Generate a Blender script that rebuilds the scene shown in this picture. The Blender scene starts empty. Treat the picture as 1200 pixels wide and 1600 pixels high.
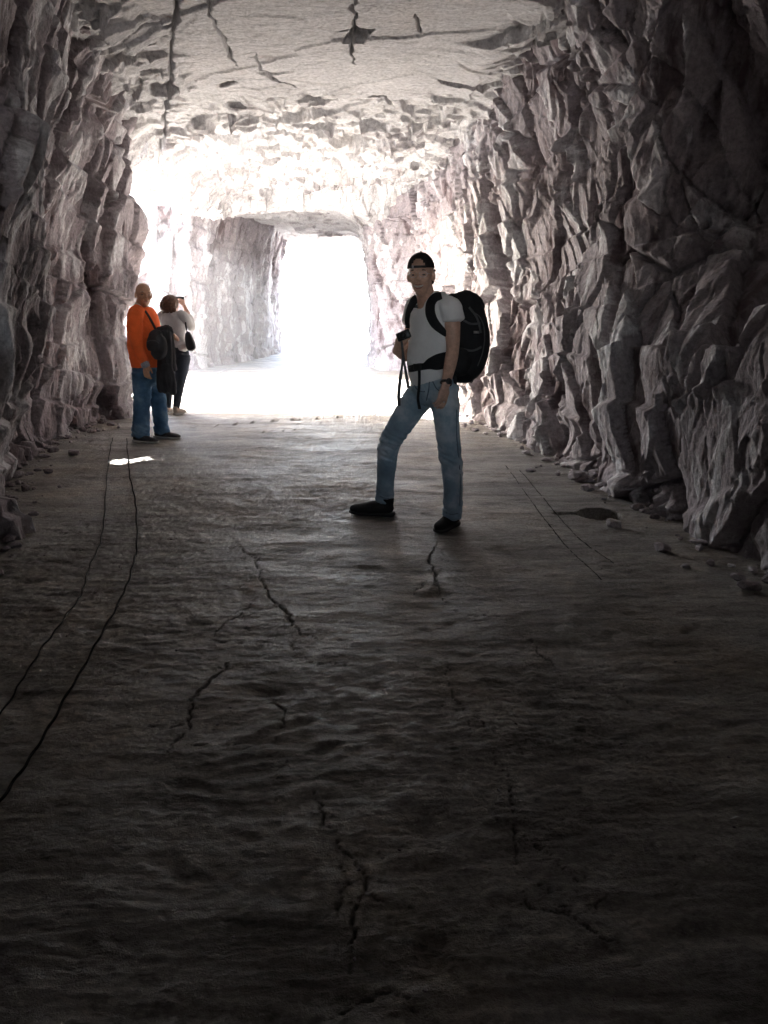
import bpy, bmesh, math, random
import numpy as np
from mathutils import Vector, Matrix

random.seed(7)
SC = bpy.context.scene
COL = SC.collection
R = math.radians

# ------------------------------------------------------------------ camera
CAM_H, PITCH, FPX = 1.42, R(15.4), 1155.0
cam_data = bpy.data.cameras.new('camera')
cam_data.sensor_fit = 'VERTICAL'
cam_data.sensor_height = 36.0
cam_data.lens = 36.0 * FPX / 1600.0
cam_data.clip_start = 0.05
cam_data.clip_end = 6000
cam = bpy.data.objects.new('camera', cam_data)
cam.location = (0, 0, CAM_H)
cam.rotation_euler = (math.pi / 2 - PITCH, 0, 0)
COL.objects.link(cam)
SC.camera = cam

# ------------------------------------------------------------------ light
SUN_EL = R(31)
SUN_TRAVEL = Vector((0.97, -0.24, 0)).normalized()
sun_dir = Vector((SUN_TRAVEL.x * math.cos(SUN_EL), SUN_TRAVEL.y * math.cos(SUN_EL), -math.sin(SUN_EL)))
world = bpy.data.worlds.new('World')
SC.world = world
world.use_nodes = True
wn = world.node_tree
bg = wn.nodes['Background']
sky = wn.nodes.new('ShaderNodeTexSky')
sky.sky_type = 'NISHITA'
sky.sun_disc = False
sky.sun_elevation = SUN_EL
sky.sun_rotation = math.atan2(-sun_dir.x, -sun_dir.y)
sky.dust_density = 3.0
sky.air_density = 0.8
sky.ozone_density = 0.4
wn.links.new(sky.outputs[0], bg.inputs[0])
bg.inputs[1].default_value = 0.12
sd = bpy.data.lights.new('sun', 'SUN')
sd.energy = 5.0
sd.angle = R(0.5)
sd.color = (1.0, 0.99, 0.98)
sun = bpy.data.objects.new('sun', sd)
sun.rotation_euler = sun_dir.to_track_quat('-Z', 'Y').to_euler()
sun.location = (-30, 20, 30)
COL.objects.link(sun)
SC.view_settings.view_transform = 'Standard'
SC.view_settings.look = 'None'
SC.view_settings.exposure = 5.0
SC.view_settings.gamma = 1.0
SC.view_settings.use_curve_mapping = False
SC.render.engine = 'CYCLES'
SC.cycles.use_denoising = True
SC.cycles.use_guiding = True
SC.cycles.use_volume_guiding = False
SC.cycles.denoising_prefilter = 'ACCURATE'
SC.cycles.use_adaptive_sampling = False
SC.cycles.max_bounces = 12
SC.cycles.diffuse_bounces = 8
SC.cycles.glossy_bounces = 4
SC.cycles.sample_clamp_indirect = 0.0
SC.cycles.caustics_reflective = False
SC.cycles.caustics_refractive = False

# ------------------------------------------------------------------ measuring helpers
_cf = np.array([0, math.cos(PITCH), -math.sin(PITCH)])
_cu = np.array([0, math.sin(PITCH), math.cos(PITCH)])


def ray(px, py):
    return _cf * FPX + np.array([px - 600.0, 0, 0]) + _cu * (800.0 - py)


def at(px, py, y):
    """World point seen at photo pixel (px, py) that stands y metres ahead."""
    r = ray(px, py)
    return Vector(np.array([0, 0, CAM_H]) + r * (y / r[1]))


def gp(px, py):
    """Point of the ground under a photo pixel."""
    r = ray(px, py)
    t = -CAM_H / r[2]
    return (r[0] * t, r[1] * t)


# ------------------------------------------------------------------ noise in numpy
_rng = np.random.RandomState(11)
PERM = np.tile(_rng.permutation(256), 3).astype(np.int32)
_g = _rng.normal(size=(256, 3)).astype(np.float32)
GRAD = _g / np.linalg.norm(_g, axis=1, keepdims=True)


def pnoise(x, y, z, seed=0):
    x = np.asarray(x, np.float32) + seed * 17.31
    y = np.asarray(y, np.float32) + seed * 5.77
    z = np.asarray(z, np.float32) + seed * 9.13
    xi, yi, zi = np.floor(x), np.floor(y), np.floor(z)
    fx, fy, fz = x - xi, y - yi, z - zi
    xi, yi, zi = (xi.astype(np.int32) & 255, yi.astype(np.int32) & 255, zi.astype(np.int32) & 255)
    u = fx * fx * fx * (fx * (fx * 6 - 15) + 10)
    v = fy * fy * fy * (fy * (fy * 6 - 15) + 10)
    w = fz * fz * fz * (fz * (fz * 6 - 15) + 10)

    def cn(i, j, k):
        g = GRAD[PERM[PERM[PERM[xi + i] + yi + j] + zi + k]]
        return g[..., 0] * (fx - i) + g[..., 1] * (fy - j) + g[..., 2] * (fz - k)
    a = cn(0, 0, 0); a += u * (cn(1, 0, 0) - a)
    b = cn(0, 1, 0); b += u * (cn(1, 1, 0) - b)
    a += v * (b - a)
    c = cn(0, 0, 1); c += u * (cn(1, 0, 1) - c)
    d = cn(0, 1, 1); d += u * (cn(1, 1, 1) - d)
    c += v * (d - c)
    return (a + w * (c - a)) * 1.5


def fbm(x, y, z, octaves=4, gain=0.5, seed=0, ridged=False):
    s, amp, tot, f = 0.0, 1.0, 0.0, 1.0
    for o in range(octaves):
        n = pnoise(x * f, y * f, z * f, seed + o)
        if ridged:
            n = 1.0 - 2.0 * np.abs(n)
        s = s + n * amp
        tot += amp
        amp *= gain
        f *= 2.03
    return s / tot


def sstep(a, b, x):
    t = np.clip((x - a) / (b - a), 0, 1)
    return t * t * (3 - 2 * t)


def _h2(ix, iy, seed, k):
    n = (ix.astype(np.int64) * 374761393 + iy.astype(np.int64) * 668265263 + seed * 362437 + k * 1274126177) & 0x7fffffff
    n = ((n ^ (n >> 13)) * 1274126177) & 0x7fffffff
    n = n ^ (n >> 16)
    return ((n & 0xffff) / 65535.0).astype(np.float32)


def facet(u, v, seed=0, tilt=1.0, step=0.7, w=0.12):
    """Broken-rock relief: every cell of a jittered grid is a tilted flat chip."""
    u = np.asarray(u, np.float32); v = np.asarray(v, np.float32)
    iu, iv = np.floor(u), np.floor(v)
    f1 = np.full(u.shape, 9.0, np.float32); f2 = f1.copy()
    h1 = np.zeros_like(f1); h2 = np.zeros_like(f1)
    for di in (-1, 0, 1):
        for dj in (-1, 0, 1):
            cu, cv = iu + di, iv + dj
            px = cu + 0.1 + 0.8 * _h2(cu, cv, seed, 1)
            py = cv + 0.1 + 0.8 * _h2(cu, cv, seed, 2)
            dx, dy = u - px, v - py
            d = np.sqrt(dx * dx + dy * dy)
            h = (step * (2 * _h2(cu, cv, seed, 3) - 1) + tilt * ((2 * _h2(cu, cv, seed, 4) - 1) * dx + (2 * _h2(cu, cv, seed, 5) - 1) * dy))
            n1 = d < f1
            n2 = (~n1) & (d < f2)
            f2 = np.where(n1, f1, np.where(n2, d, f2))
            h2 = np.where(n1, h1, np.where(n2, h, h2))
            f1 = np.where(n1, d, f1)
            h1 = np.where(n1, h, h1)
    k = sstep(0.0, w, f2 - f1)
    return (h1 + h2) * 0.5 * (1 - k) + h1 * k, f2 - f1


# ------------------------------------------------------------------ object helpers
def tag(o, label=None, cat=None, group=None, kind=None):
    if label: o['label'] = label
    if cat: o['category'] = cat
    if group: o['group'] = group
    if kind: o['kind'] = kind
    return o


def link(name, me, mat=None, parent=None):
    o = bpy.data.objects.new(name, me)
    COL.objects.link(o)
    if mat is not None:
        me.materials.clear()
        me.materials.append(mat)
    if parent is not None:
        o.parent = parent
        o.matrix_parent_inverse = Matrix.Translation(-parent.location)
    return o


def empty(name, loc):
    o = bpy.data.objects.new(name, None)
    o.location = loc
    COL.objects.link(o)
    return o


def grid_mesh(name, P, flip=False, keep=None, smooth=False):
    nu, nv = P.shape[:2]
    me = bpy.data.meshes.new(name)
    idx = np.arange(nu * nv, dtype=np.int32).reshape(nu, nv)
    a, b, c, d = idx[:-1, :-1], idx[1:, :-1], idx[1:, 1:], idx[:-1, 1:]
    q = np.stack([a, b, c, d] if not flip else [a, d, c, b], axis=-1).reshape(-1, 4)
    if keep is not None:
        q = q[keep.reshape(-1)]
    me.vertices.add(nu * nv)
    me.vertices.foreach_set('co', P.astype(np.float32).ravel())
    me.loops.add(q.size)
    me.loops.foreach_set('vertex_index', q.ravel())
    me.polygons.add(len(q))
    me.polygons.foreach_set('loop_start', np.arange(0, q.size, 4, dtype=np.int32))
    me.polygons.foreach_set('loop_total', np.full(len(q), 4, np.int32))
    if smooth:
        me.polygons.foreach_set('use_smooth', np.ones(len(q), bool))
    me.update(calc_edges=True)
    return me


# ------------------------------------------------------------------ materials
def nodes(name):
    m = bpy.data.materials.new(name)
    m.use_nodes = True
    nt = m.node_tree
    return m, nt, nt.nodes['Principled BSDF']


def N(nt, t, **kw):
    n = nt.nodes.new('ShaderNode' + t)
    for k, v in kw.items():
        if k.startswith('i_'):
            n.inputs[k[2:].replace('_', ' ')].default_value = v
        else:
            setattr(n, k, v)
    return n


def ramp(nt, fac, stops):
    r = nt.nodes.new('ShaderNodeValToRGB')
    el = r.color_ramp.elements
    while len(el) < len(stops):
        el.new(0.5)
    for e, (p, c) in zip(el, stops):
        e.position = p
        e.color = (*c, 1)
    nt.links.new(fac, r.inputs[0])
    return r.outputs[0]


def mixc(nt, fac, a, b, mode='MIX'):
    m = nt.nodes.new('ShaderNodeMix')
    m.data_type = 'RGBA'
    m.blend_type = mode
    for s, v in ((m.inputs[0], fac), (m.inputs[6], a), (m.inputs[7], b)):
        if hasattr(v, 'links'):
            nt.links.new(v, s)
        else:
            s.default_value = v if isinstance(v, float) else (*v, 1)
    return m.outputs[2]


def noise_tex(nt, vec, scale, detail=6, rough=0.6, dist=0.0):
    n = N(nt, 'TexNoise', i_Scale=scale, i_Detail=detail, i_Roughness=rough, i_Distortion=dist)
    nt.links.new(vec, n.inputs['Vector'])
    return n.outputs['Fac']


def mapping(nt, scale=(1, 1, 1), rot=(0, 0, 0)):
    t = N(nt, 'TexCoord')
    m = N(nt, 'Mapping')
    m.inputs['Scale'].default_value = scale
    m.inputs['Rotation'].default_value = rot
    nt.links.new(t.outputs['Object'], m.inputs['Vector'])
    return m.outputs['Vector']


def bump_chain(nt, bsdf, heights):
    prev = None
    for h, strength, dist in heights:
        b = N(nt, 'Bump')
        b.inputs['Strength'].default_value = strength
        b.inputs['Distance'].default_value = dist
        nt.links.new(h, b.inputs['Height'])
        if prev is not None:
            nt.links.new(prev, b.inputs['Normal'])
        prev = b.outputs['Normal']
    nt.links.new(prev, bsdf.inputs['Normal'])


def rock_material(name, stretch, dark, mid, pale, rust, rough=0.85):
    m, nt, b = nodes(name)
    v = mapping(nt)
    vs = mapping(nt, stretch)
    big = noise_tex(nt, v, 0.9, 5, 0.6)
    streak = noise_tex(nt, vs, 3.2, 8, 0.65, 0.6)
    fine = noise_tex(nt, v, 26, 8, 0.7)
    crust = noise_tex(nt, vs, 9, 8, 0.7, 0.8)
    at_ = N(nt, 'Attribute'); at_.attribute_name = 'tone'
    sm = N(nt, 'Math', operation='ADD')
    nt.links.new(at_.outputs['Fac'], sm.inputs[0]); nt.links.new(streak, sm.inputs[1])
    sm2 = N(nt, 'Math', operation='ADD')
    nt.links.new(sm.outputs[0], sm2.inputs[0]); nt.links.new(crust, sm2.inputs[1])
    sm3 = N(nt, 'Math', operation='MULTIPLY'); sm3.inputs[1].default_value = 1 / 3
    nt.links.new(sm2.outputs[0], sm3.inputs[0])
    c = ramp(nt, sm3.outputs[0], [(0.36, dark), (0.46, mid), (0.55, mid), (0.62, pale)])
    tint = ramp(nt, big, [(0.35, (1, 1, 1)), (0.5, (0.93, 0.93, 0.95)), (0.68, rust)])
    c = mixc(nt, 0.8, c, tint, 'MULTIPLY')
    g = ramp(nt, fine, [(0.34, (0.52, 0.52, 0.53)), (0.5, (1, 1, 1)), (0.66, (1.42, 1.41, 1.40))])
    c = mixc(nt, 0.7, c, g, 'MULTIPLY')
    nt.links.new(c, b.inputs['Base Color'])
    b.inputs['Roughness'].default_value = rough
    b.inputs['Specular IOR Level'].default_value = 0.35
    bump_chain(nt, b, [(streak, 0.4, 0.03), (crust, 0.9, 0.03), (fine, 0.9, 0.013), (noise_tex(nt, v, 90, 4, 0.7), 0.6, 0.003)])
    return m


M_WALL = rock_material('wall rock', (1.0, 1.0, 0.35), (0.115, 0.086, 0.091), (0.315, 0.288, 0.302), (0.57, 0.575, 0.59), (0.95, 0.89, 0.90))
M_CEIL = rock_material('ceiling rock', (0.5, 1.3, 1.5), (0.30, 0.288, 0.295), (0.52, 0.52, 0.53), (0.65, 0.655, 0.665), (0.98, 0.95, 0.93))


def floor_material():
    m, nt, b = nodes('worn concrete floor')
    v = mapping(nt)
    vs = mapping(nt, (0.45, 1.7, 1))
    streak = noise_tex(nt, vs, 2.4, 10, 0.72, 0.5)
    chips = noise_tex(nt, mapping(nt, (0.55, 1.5, 1)), 13, 10, 0.78, 0.6)
    blot = noise_tex(nt, v, 1.1, 5, 0.6)
    fine = noise_tex(nt, v, 55, 8, 0.75)
    grit = noise_tex(nt, v, 230, 3, 0.6)
    c = ramp(nt, streak, [(0.32, (0.14, 0.128, 0.112)), (0.5, (0.29, 0.272, 0.246)), (0.70, (0.46, 0.437, 0.40))])
    c = mixc(nt, 0.9, c, ramp(nt, chips, [(0.34, (0.42, 0.41, 0.40)), (0.47, (0.95, 0.95, 0.95)), (0.55, (1.05, 1.05, 1.04)), (0.68, (1.65, 1.62, 1.55))]), 'MULTIPLY')
    c = mixc(nt, 0.8, c, ramp(nt, blot, [(0.36, (0.70, 0.70, 0.72)), (0.5, (1, 1, 1)), (0.66, (1.12, 1.0, 0.86))]), 'MULTIPLY')
    c = mixc(nt, 0.8, c, ramp(nt, fine, [(0.34, (0.5, 0.5, 0.5)), (0.5, (1, 1, 1)), (0.66, (1.5, 1.5, 1.48))]), 'MULTIPLY')
    at_ = N(nt, 'Attribute'); at_.attribute_name = 'crack_dark'
    c = mixc(nt, at_.outputs['Fac'], c, (0.018, 0.016, 0.014))  # darkens the floor colour along the cracks
    nt.links.new(c, b.inputs['Base Color'])
    r = N(nt, 'MapRange')
    nt.links.new(streak, r.inputs['Value'])
    for k, x in (('From Min', 0.3), ('From Max', 0.7), ('To Min', 0.66), ('To Max', 0.33)):
        r.inputs[k].default_value = x
    nt.links.new(r.outputs[0], b.inputs['Roughness'])
    b.inputs['Specular IOR Level'].default_value = 0.5
    bump_chain(nt, b, [(streak, 0.5, 0.03), (chips, 1.0, 0.035), (fine, 1.0, 0.014), (grit, 0.8, 0.004)])
    return m


M_FLOOR = floor_material()


def cloth(name, col, rough=0.9, var=0.18, scale=9, weave=420, wb=0.15, tint=None):
    m, nt, b = nodes(name)
    v = mapping(nt)
    n = noise_tex(nt, v, scale, 5, 0.6)
    lo = tuple(x * (1 - var) for x in col)
    hi = tint if tint else tuple(min(1, x * (1 + var)) for x in col)
    nt.links.new(ramp(nt, n, [(0.35, lo), (0.5, col), (0.68, hi)]), b.inputs['Base Color'])
    b.inputs['Roughness'].default_value = rough
    b.inputs['Specular IOR Level'].default_value = 0.25
    bump_chain(nt, b, [(noise_tex(nt, v, scale * 3, 4, 0.6), 0.3, 0.01), (noise_tex(nt, v, weave, 2, 0.5), wb, 0.001)])
    return m


def plain(name, col, rough=0.5, metal=0.0, spec=0.5):
    m, nt, b = nodes(name)
    v = mapping(nt)
    n = noise_tex(nt, v, 40, 4, 0.6)
    nt.links.new(ramp(nt, n, [(0.35, tuple(x * 0.85 for x in col)), (0.65, tuple(min(1, x * 1.12) for x in col))]), b.inputs['Base Color'])
    b.inputs['Roughness'].default_value = rough
    b.inputs['Metallic'].default_value = metal
    b.inputs['Specular IOR Level'].default_value = spec
    return m


# ------------------------------------------------------------------ floor
CRACKS_FLOOR = [   # photo pixels along each crack, half width (m), depth (m)
    ([(360, 835), (372, 850), (398, 872), (403, 895), (412, 915), (428, 940), (452, 958), (462, 990), (455, 1020)], 0.009, 0.018),
    ([(408, 925), (390, 948), (372, 962), (345, 978), (335, 1000)], 0.008, 0.014),
    ([(430, 1090), (440, 1115), (437, 1150), (430, 1165)], 0.007, 0.012),
    ([(497, 1205), (497, 1240), (505, 1290), (535, 1325), (558, 1352), (565, 1400), (545, 1480), (530, 1560)], 0.007, 0.014),
    ([(380, 1020), (345, 1050), (315, 1085), (300, 1130), (235, 1190)], 0.012, 0.012),
    ([(765, 1160), (790, 1220), (803, 1290), (800, 1360)], 0.006, 0.013),
    ([(800, 1370), (830, 1410), (900, 1440), (990, 1470)], 0.006, 0.009),
    ([(690, 1020), (705, 1080), (740, 1120), (775, 1180)], 0.006, 0.009),
    ([(680, 840), (672, 870), (680, 900), (690, 930), (720, 960)], 0.012, 0.012),
    ([(870, 1060), (930, 1080), (990, 1100), (1030, 1125)], 0.008, 0.01),
    ([(800, 985), (830, 1000), (870, 1045)], 0.007, 0.009),
    ([(155, 828), (125, 832), (95, 830), (70, 824)], 0.014, 0.02),
    ([(140, 825), (135, 815), (110, 808)], 0.009, 0.014),
    ([(150, 690), (100, 693), (85, 688)], 0.02, 0.02),
    ([(270, 668), (340, 664), (420, 658), (540, 651), (640, 645)], 0.045, 0.035),
    ([(400, 676), (440, 674), (470, 671)], 0.03, 0.02),
    ([(868, 801), (915, 802)], 0.022, 0.06),
]
HOLE = gp(937, 803)
_br = random.Random(3)


def branches():
    out = []
    for pix, hw, dep in CRACKS_FLOOR[:11]:
        g = [gp(*p) for p in pix]
        for k in range(1, len(g)):
            if _br.random() < 0.75:
                a0, b0 = g[k - 1], g[k]
                a = math.atan2(b0[1] - a0[1], b0[0] - a0[0]) + _br.choice((-1, 1)) * _br.uniform(.5, 1.3)
                L = _br.uniform(.08, .38)
                q = [b0]
                for i in range(3):
                    a += _br.uniform(-.5, .5)
                    q.append((q[-1][0] + math.cos(a) * L / 3, q[-1][1] + math.sin(a) * L / 3))
                out.append((q, hw * .55, dep * .6))
    return out


BRANCHES = branches()


def seg_dist(x, y, pts, along=False):
    L = np.concatenate([[0], np.cumsum([math.dist(a, b) for a, b in zip(pts[:-1], pts[1:])])])
    s = np.zeros(x.shape, np.float32); k = 0
    d = np.full(x.shape, 9.0, np.float32)
    for (x0, y0), (x1, y1) in zip(pts[:-1], pts[1:]):
        dx, dy = x1 - x0, y1 - y0
        t = np.clip(((x - x0) * dx + (y - y0) * dy) / (dx * dx + dy * dy + 1e-9), 0, 1)
        e = np.hypot(x - x0 - t * dx, y - y0 - t * dy)
        s = np.where(e < d, (L[k] + t * (L[k + 1] - L[k])) / L[-1], s)
        d = np.minimum(d, e); k += 1
    return (d, s) if along else d


CRACK_DARK = None


def floor_height(x, y, carve=True):
    global CRACK_DARK
    x = np.asarray(x, np.float32); y = np.asarray(y, np.float32)
    z0 = np.zeros_like(x)
    h = 0.022 * fbm(x * 0.7, y * 0.9, z0, 3, 0.5, 3)
    h += 0.012 * fbm(x * 2.0, y * 3.2, z0, 4, 0.55, 5)
    rough = sstep(-0.1, 0.35, pnoise(x * 0.55, y * 0.5, z0, 21))
    lum = np.exp(-(((x + 0.15) / 1.0) ** 2 + ((y - 2.1) / 0.75) ** 2))
    h += (0.002 + 0.004 * rough + 0.005 * lum) * fbm(x * 3.5 + 0.4 * y, y * 9.0, z0, 4, 0.62, 8)
    h += 0.016 * lum * fbm(x * 3.2, y * 4.2, z0, 3, 0.55, 31, ridged=True)
    h += (0.0050 + 0.0075 * rough) * fbm(x * 20, y * 38, z0, 4, 0.75, 13)
    chip = fbm(x * 4.5 + 0.8 * y, y * 17, z0, 4, 0.6, 17)
    h += (0.0045 + 0.007 * rough) * (np.floor(chip * 4) / 4 + 0.4 * chip)
    pit = pnoise(x * 6.0, y * 9.0, z0, 41)
    h -= 0.012 * sstep(0.45, 0.75, pit)
    if carve:
        CRACK_DARK = np.zeros_like(x)
        wx = x + 0.030 * pnoise(x * 9, y * 9, z0, 51) + 0.014 * pnoise(x * 28, y * 28, z0, 52)
        wy = y + 0.030 * pnoise(x * 9, y * 9, z0, 53) + 0.014 * pnoise(x * 28, y * 28, z0, 54)
        var = 0.7 + 0.6 * pnoise(x * 5, y * 5, z0, 55)
        for k, (pts, hw, dep) in enumerate(BRANCHES + [([gp(*p) for p in c[0]], c[1], c[2]) for c in CRACKS_FLOOR]):
            xs = [p[0] for p in pts]; ys = [p[1] for p in pts]
            sel = (x > min(xs) - 0.2) & (x < max(xs) + 0.2) & (y > min(ys) - 0.2) & (y < max(ys) + 0.2)
            if not sel.any():
                continue
            straight = k >= len(BRANCHES) + len(CRACKS_FLOOR) - 1
            d, t = seg_dist((x if straight else wx)[sel], (y if straight else wy)[sel], pts, True)
            tp = np.clip(np.sin(np.pi * (0.04 + 0.92 * t)) * 1.6, 0, 1)
            w = hw * (1.0 if straight else 0.55 * np.clip(var[sel], 0.25, 1.6) * tp)
            cut = (1.0 if straight else tp) * (1 - sstep(w * 0.4, w * 1.3, d))
            h[sel] -= dep * cut
            CRACK_DARK[sel] = np.maximum(CRACK_DARK[sel], 0.75 * np.clip(cut * 1.3, 0, 1))
        r = np.hypot(x - HOLE[0], y - HOLE[1]) + 0.012 * pnoise(x * 12, y * 12, z0, 60)
        h -= 0.34 * (1 - sstep(0.125, 0.155, r))
    # ground rises a little into rubble at the wall feet
    return h


def march(a, b, fn):
    out = [a]
    while out[-1] < b:
        out.append(out[-1] + fn(out[-1]))
    return np.array(out)


fy = np.concatenate([march(-12.5, 0.9, lambda t: 0.15), march(0.95, 29, lambda t: 0.0035 + 0.0010 * t * t if t < 9 else 0.12)])
fx = np.concatenate([march(-6.6, -3.8, lambda t: 0.12), march(-3.78, 2.6, lambda t: 0.0075 if abs(t) < 1.1 or 1.1 < t < 1.75 else 0.011), march(2.63, 3.6, lambda t: 0.1)])
GX, GY = np.meshgrid(fx, fy, indexing='ij')
GZ = floor_height(GX, GY)

floor = link('floor', grid_mesh('floor', np.stack([GX, GY, GZ], -1), smooth=True), M_FLOOR)
_a = floor.data.attributes.new('crack_dark', 'FLOAT', 'POINT')
_a.data.foreach_set('value', CRACK_DARK.astype(np.float32).ravel())
tag(floor, 'worn cracked brown concrete tunnel floor', kind='structure')


def fz(x, y):
    return float(floor_height(np.array([x]), np.array([y]), carve=False)[0])


# unseen rock heap added behind the camera to shade the near floor
mx_, my_ = np.meshgrid(np.arange(-3.0, 2.9, 0.05), np.arange(-3.6, -0.5, 0.05), indexing='ij')
mo = mx_ * 0
mz = -0.08 + 1.22 * np.clip(1 - ((my_ + 1.95) / 1.35) ** 2, 0, 1) ** 0.7 * (1 + 0.25 * pnoise(mx_ * 1.3, my_ * 1.3, mo, 90))
mz = mz + 0.10 * facet(mx_ / 0.35, my_ / 0.35, 77, 0.8, 0.8, 0.05)[0] * np.clip(mz * 2, 0, 1)
tag(link('shade_mound', grid_mesh('shade_mound', np.stack([mx_, my_, mz], -1)), M_WALL), 'unseen heap of broken rock added to shade the near floor', kind='structure')


def ground_material():
    m, nt, b = nodes('pale desert ground')
    v = mapping(nt)
    c = ramp(nt, noise_tex(nt, v, 0.8, 8, 0.65), [(0.3, (0.30, 0.275, 0.25)), (0.7, (0.45, 0.42, 0.385))])
    nt.links.new(c, b.inputs['Base Color'])
    b.inputs['Roughness'].default_value = 0.95
    bump_chain(nt, b, [(noise_tex(nt, v, 7, 8, 0.7), 0.6, 0.05)])
    return m


gx = np.concatenate([-np.geomspace(140, 12, 9), np.linspace(-10, 10, 21), np.geomspace(12, 140, 9)])
QX, QY = np.meshgrid(gx, gx + 10, indexing='ij')
QZ = -0.10 + 0.03 * pnoise(QX * 0.3, QY * 0.3, QX * 0) - 0.2 * ((np.abs(QX) < 7) & (QY > -13) & (QY < 27))
ground = link('ground', grid_mesh('ground', np.stack([QX, QY, QZ], -1), smooth=True), ground_material())
tag(ground, 'pale sunlit ground outside the tunnel', kind='structure')

# ------------------------------------------------------------------ rock walls
ZL = np.array([-0.25, 0.0, 0.6, 1.15, 1.9, 2.9, 3.9, 4.5])


def wall_path(rows, k, ustep=None):
    """rows: (x, y, offsets into the tunnel at z = 0, .6, 1.15, 1.9, 2.9, 3.9)"""
    rows = np.array(rows, float)
    s = np.concatenate([[0], np.cumsum(np.hypot(np.diff(rows[:, 0]), np.diff(rows[:, 1])))])
    fine = np.linspace(0, s[-1], 1500)
    tab = np.stack([np.interp(fine, s, rows[:, i]) for i in range(rows.shape[1])], 1)
    ker = np.hanning(41); ker /= ker.sum()
    ker2 = ker
    pad = np.pad(tab, ((20, 20), (0, 0)), 'edge')
    tab = np.stack([np.convolve(pad[:, i], ker2, 'valid') for i in range(tab.shape[1])], 1)
    us = [0.0]
    while us[-1] < s[-1]:
        x = np.interp(us[-1], fine, tab[:, 0]); y = np.interp(us[-1], fine, tab[:, 1])
        d = math.hypot(x, y)
        st = np.clip(k * d, 0.011, 0.05)
        if y < 2.5:
            st = 0.12
        us.append(us[-1] + st)
    us = np.array(us)
    tab = np.stack([np.interp(us, fine, tab[:, i]) for i in range(tab.shape[1])], 1)
    return us, tab


def build_wall(name, rows, side, k, dz, disp, mat, keepfn=None, label=''):
    us, tab = wall_path(rows, k)
    zs = np.arange(-0.25, 4.5, dz)
    nu, nv = len(us), len(zs)
    tx, ty = np.gradient(tab[:, 0]), np.gradient(tab[:, 1])
    l = np.hypot(tx, ty)
    nx, ny = side * ty / l, -side * tx / l          # into the tunnel
    off = np.zeros((nu, nv))
    o = np.concatenate([tab[:, 2:3], tab[:, 2:8], tab[:, 7:8] + 0.25], 1)
    for i in range(nu):
        off[i] = np.interp(zs, ZL, o[i])
    ker = np.hanning(int(0.35 / dz) | 1); ker /= ker.sum()
    n = len(ker) // 2
    off = np.stack([np.convolve(np.pad(r, n, 'edge'), ker, 'valid') for r in off])
    P = np.zeros((nu, nv, 3))
    P[..., 0] = tab[:, 0:1] + nx[:, None] * off
    P[..., 1] = tab[:, 1:2] + ny[:, None] * off
    P[..., 2] = zs[None]
    du = np.gradient(P, axis=0); dv = np.gradient(P, axis=1)
    nrm = np.cross(du, dv)
    nrm /= np.linalg.norm(nrm, axis=-1, keepdims=True) + 1e-9
    s = np.sign(nrm[..., 0] * nx[:, None] + nrm[..., 1] * ny[:, None])
    nrm *= s[..., None]
    U = np.repeat(us[:, None], nv, 1); V = np.repeat(zs[None], nu, 0)
    D = disp(P, U, V)
    tone = None
    if isinstance(D, tuple):
        D, tone = D
    P = P + nrm * D[..., None]
    keep = keepfn(P) if keepfn else None
    o = link(name, grid_mesh(name, P, flip=(side < 0), keep=keep), mat)
    if tone is not None:
        at_ = o.data.attributes.new('tone', 'FLOAT', 'POINT')
        at_.data.foreach_set('value', np.clip(tone, 0, 1).astype(np.float32).ravel())
    tag(o, label, kind='structure')
    return o


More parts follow.
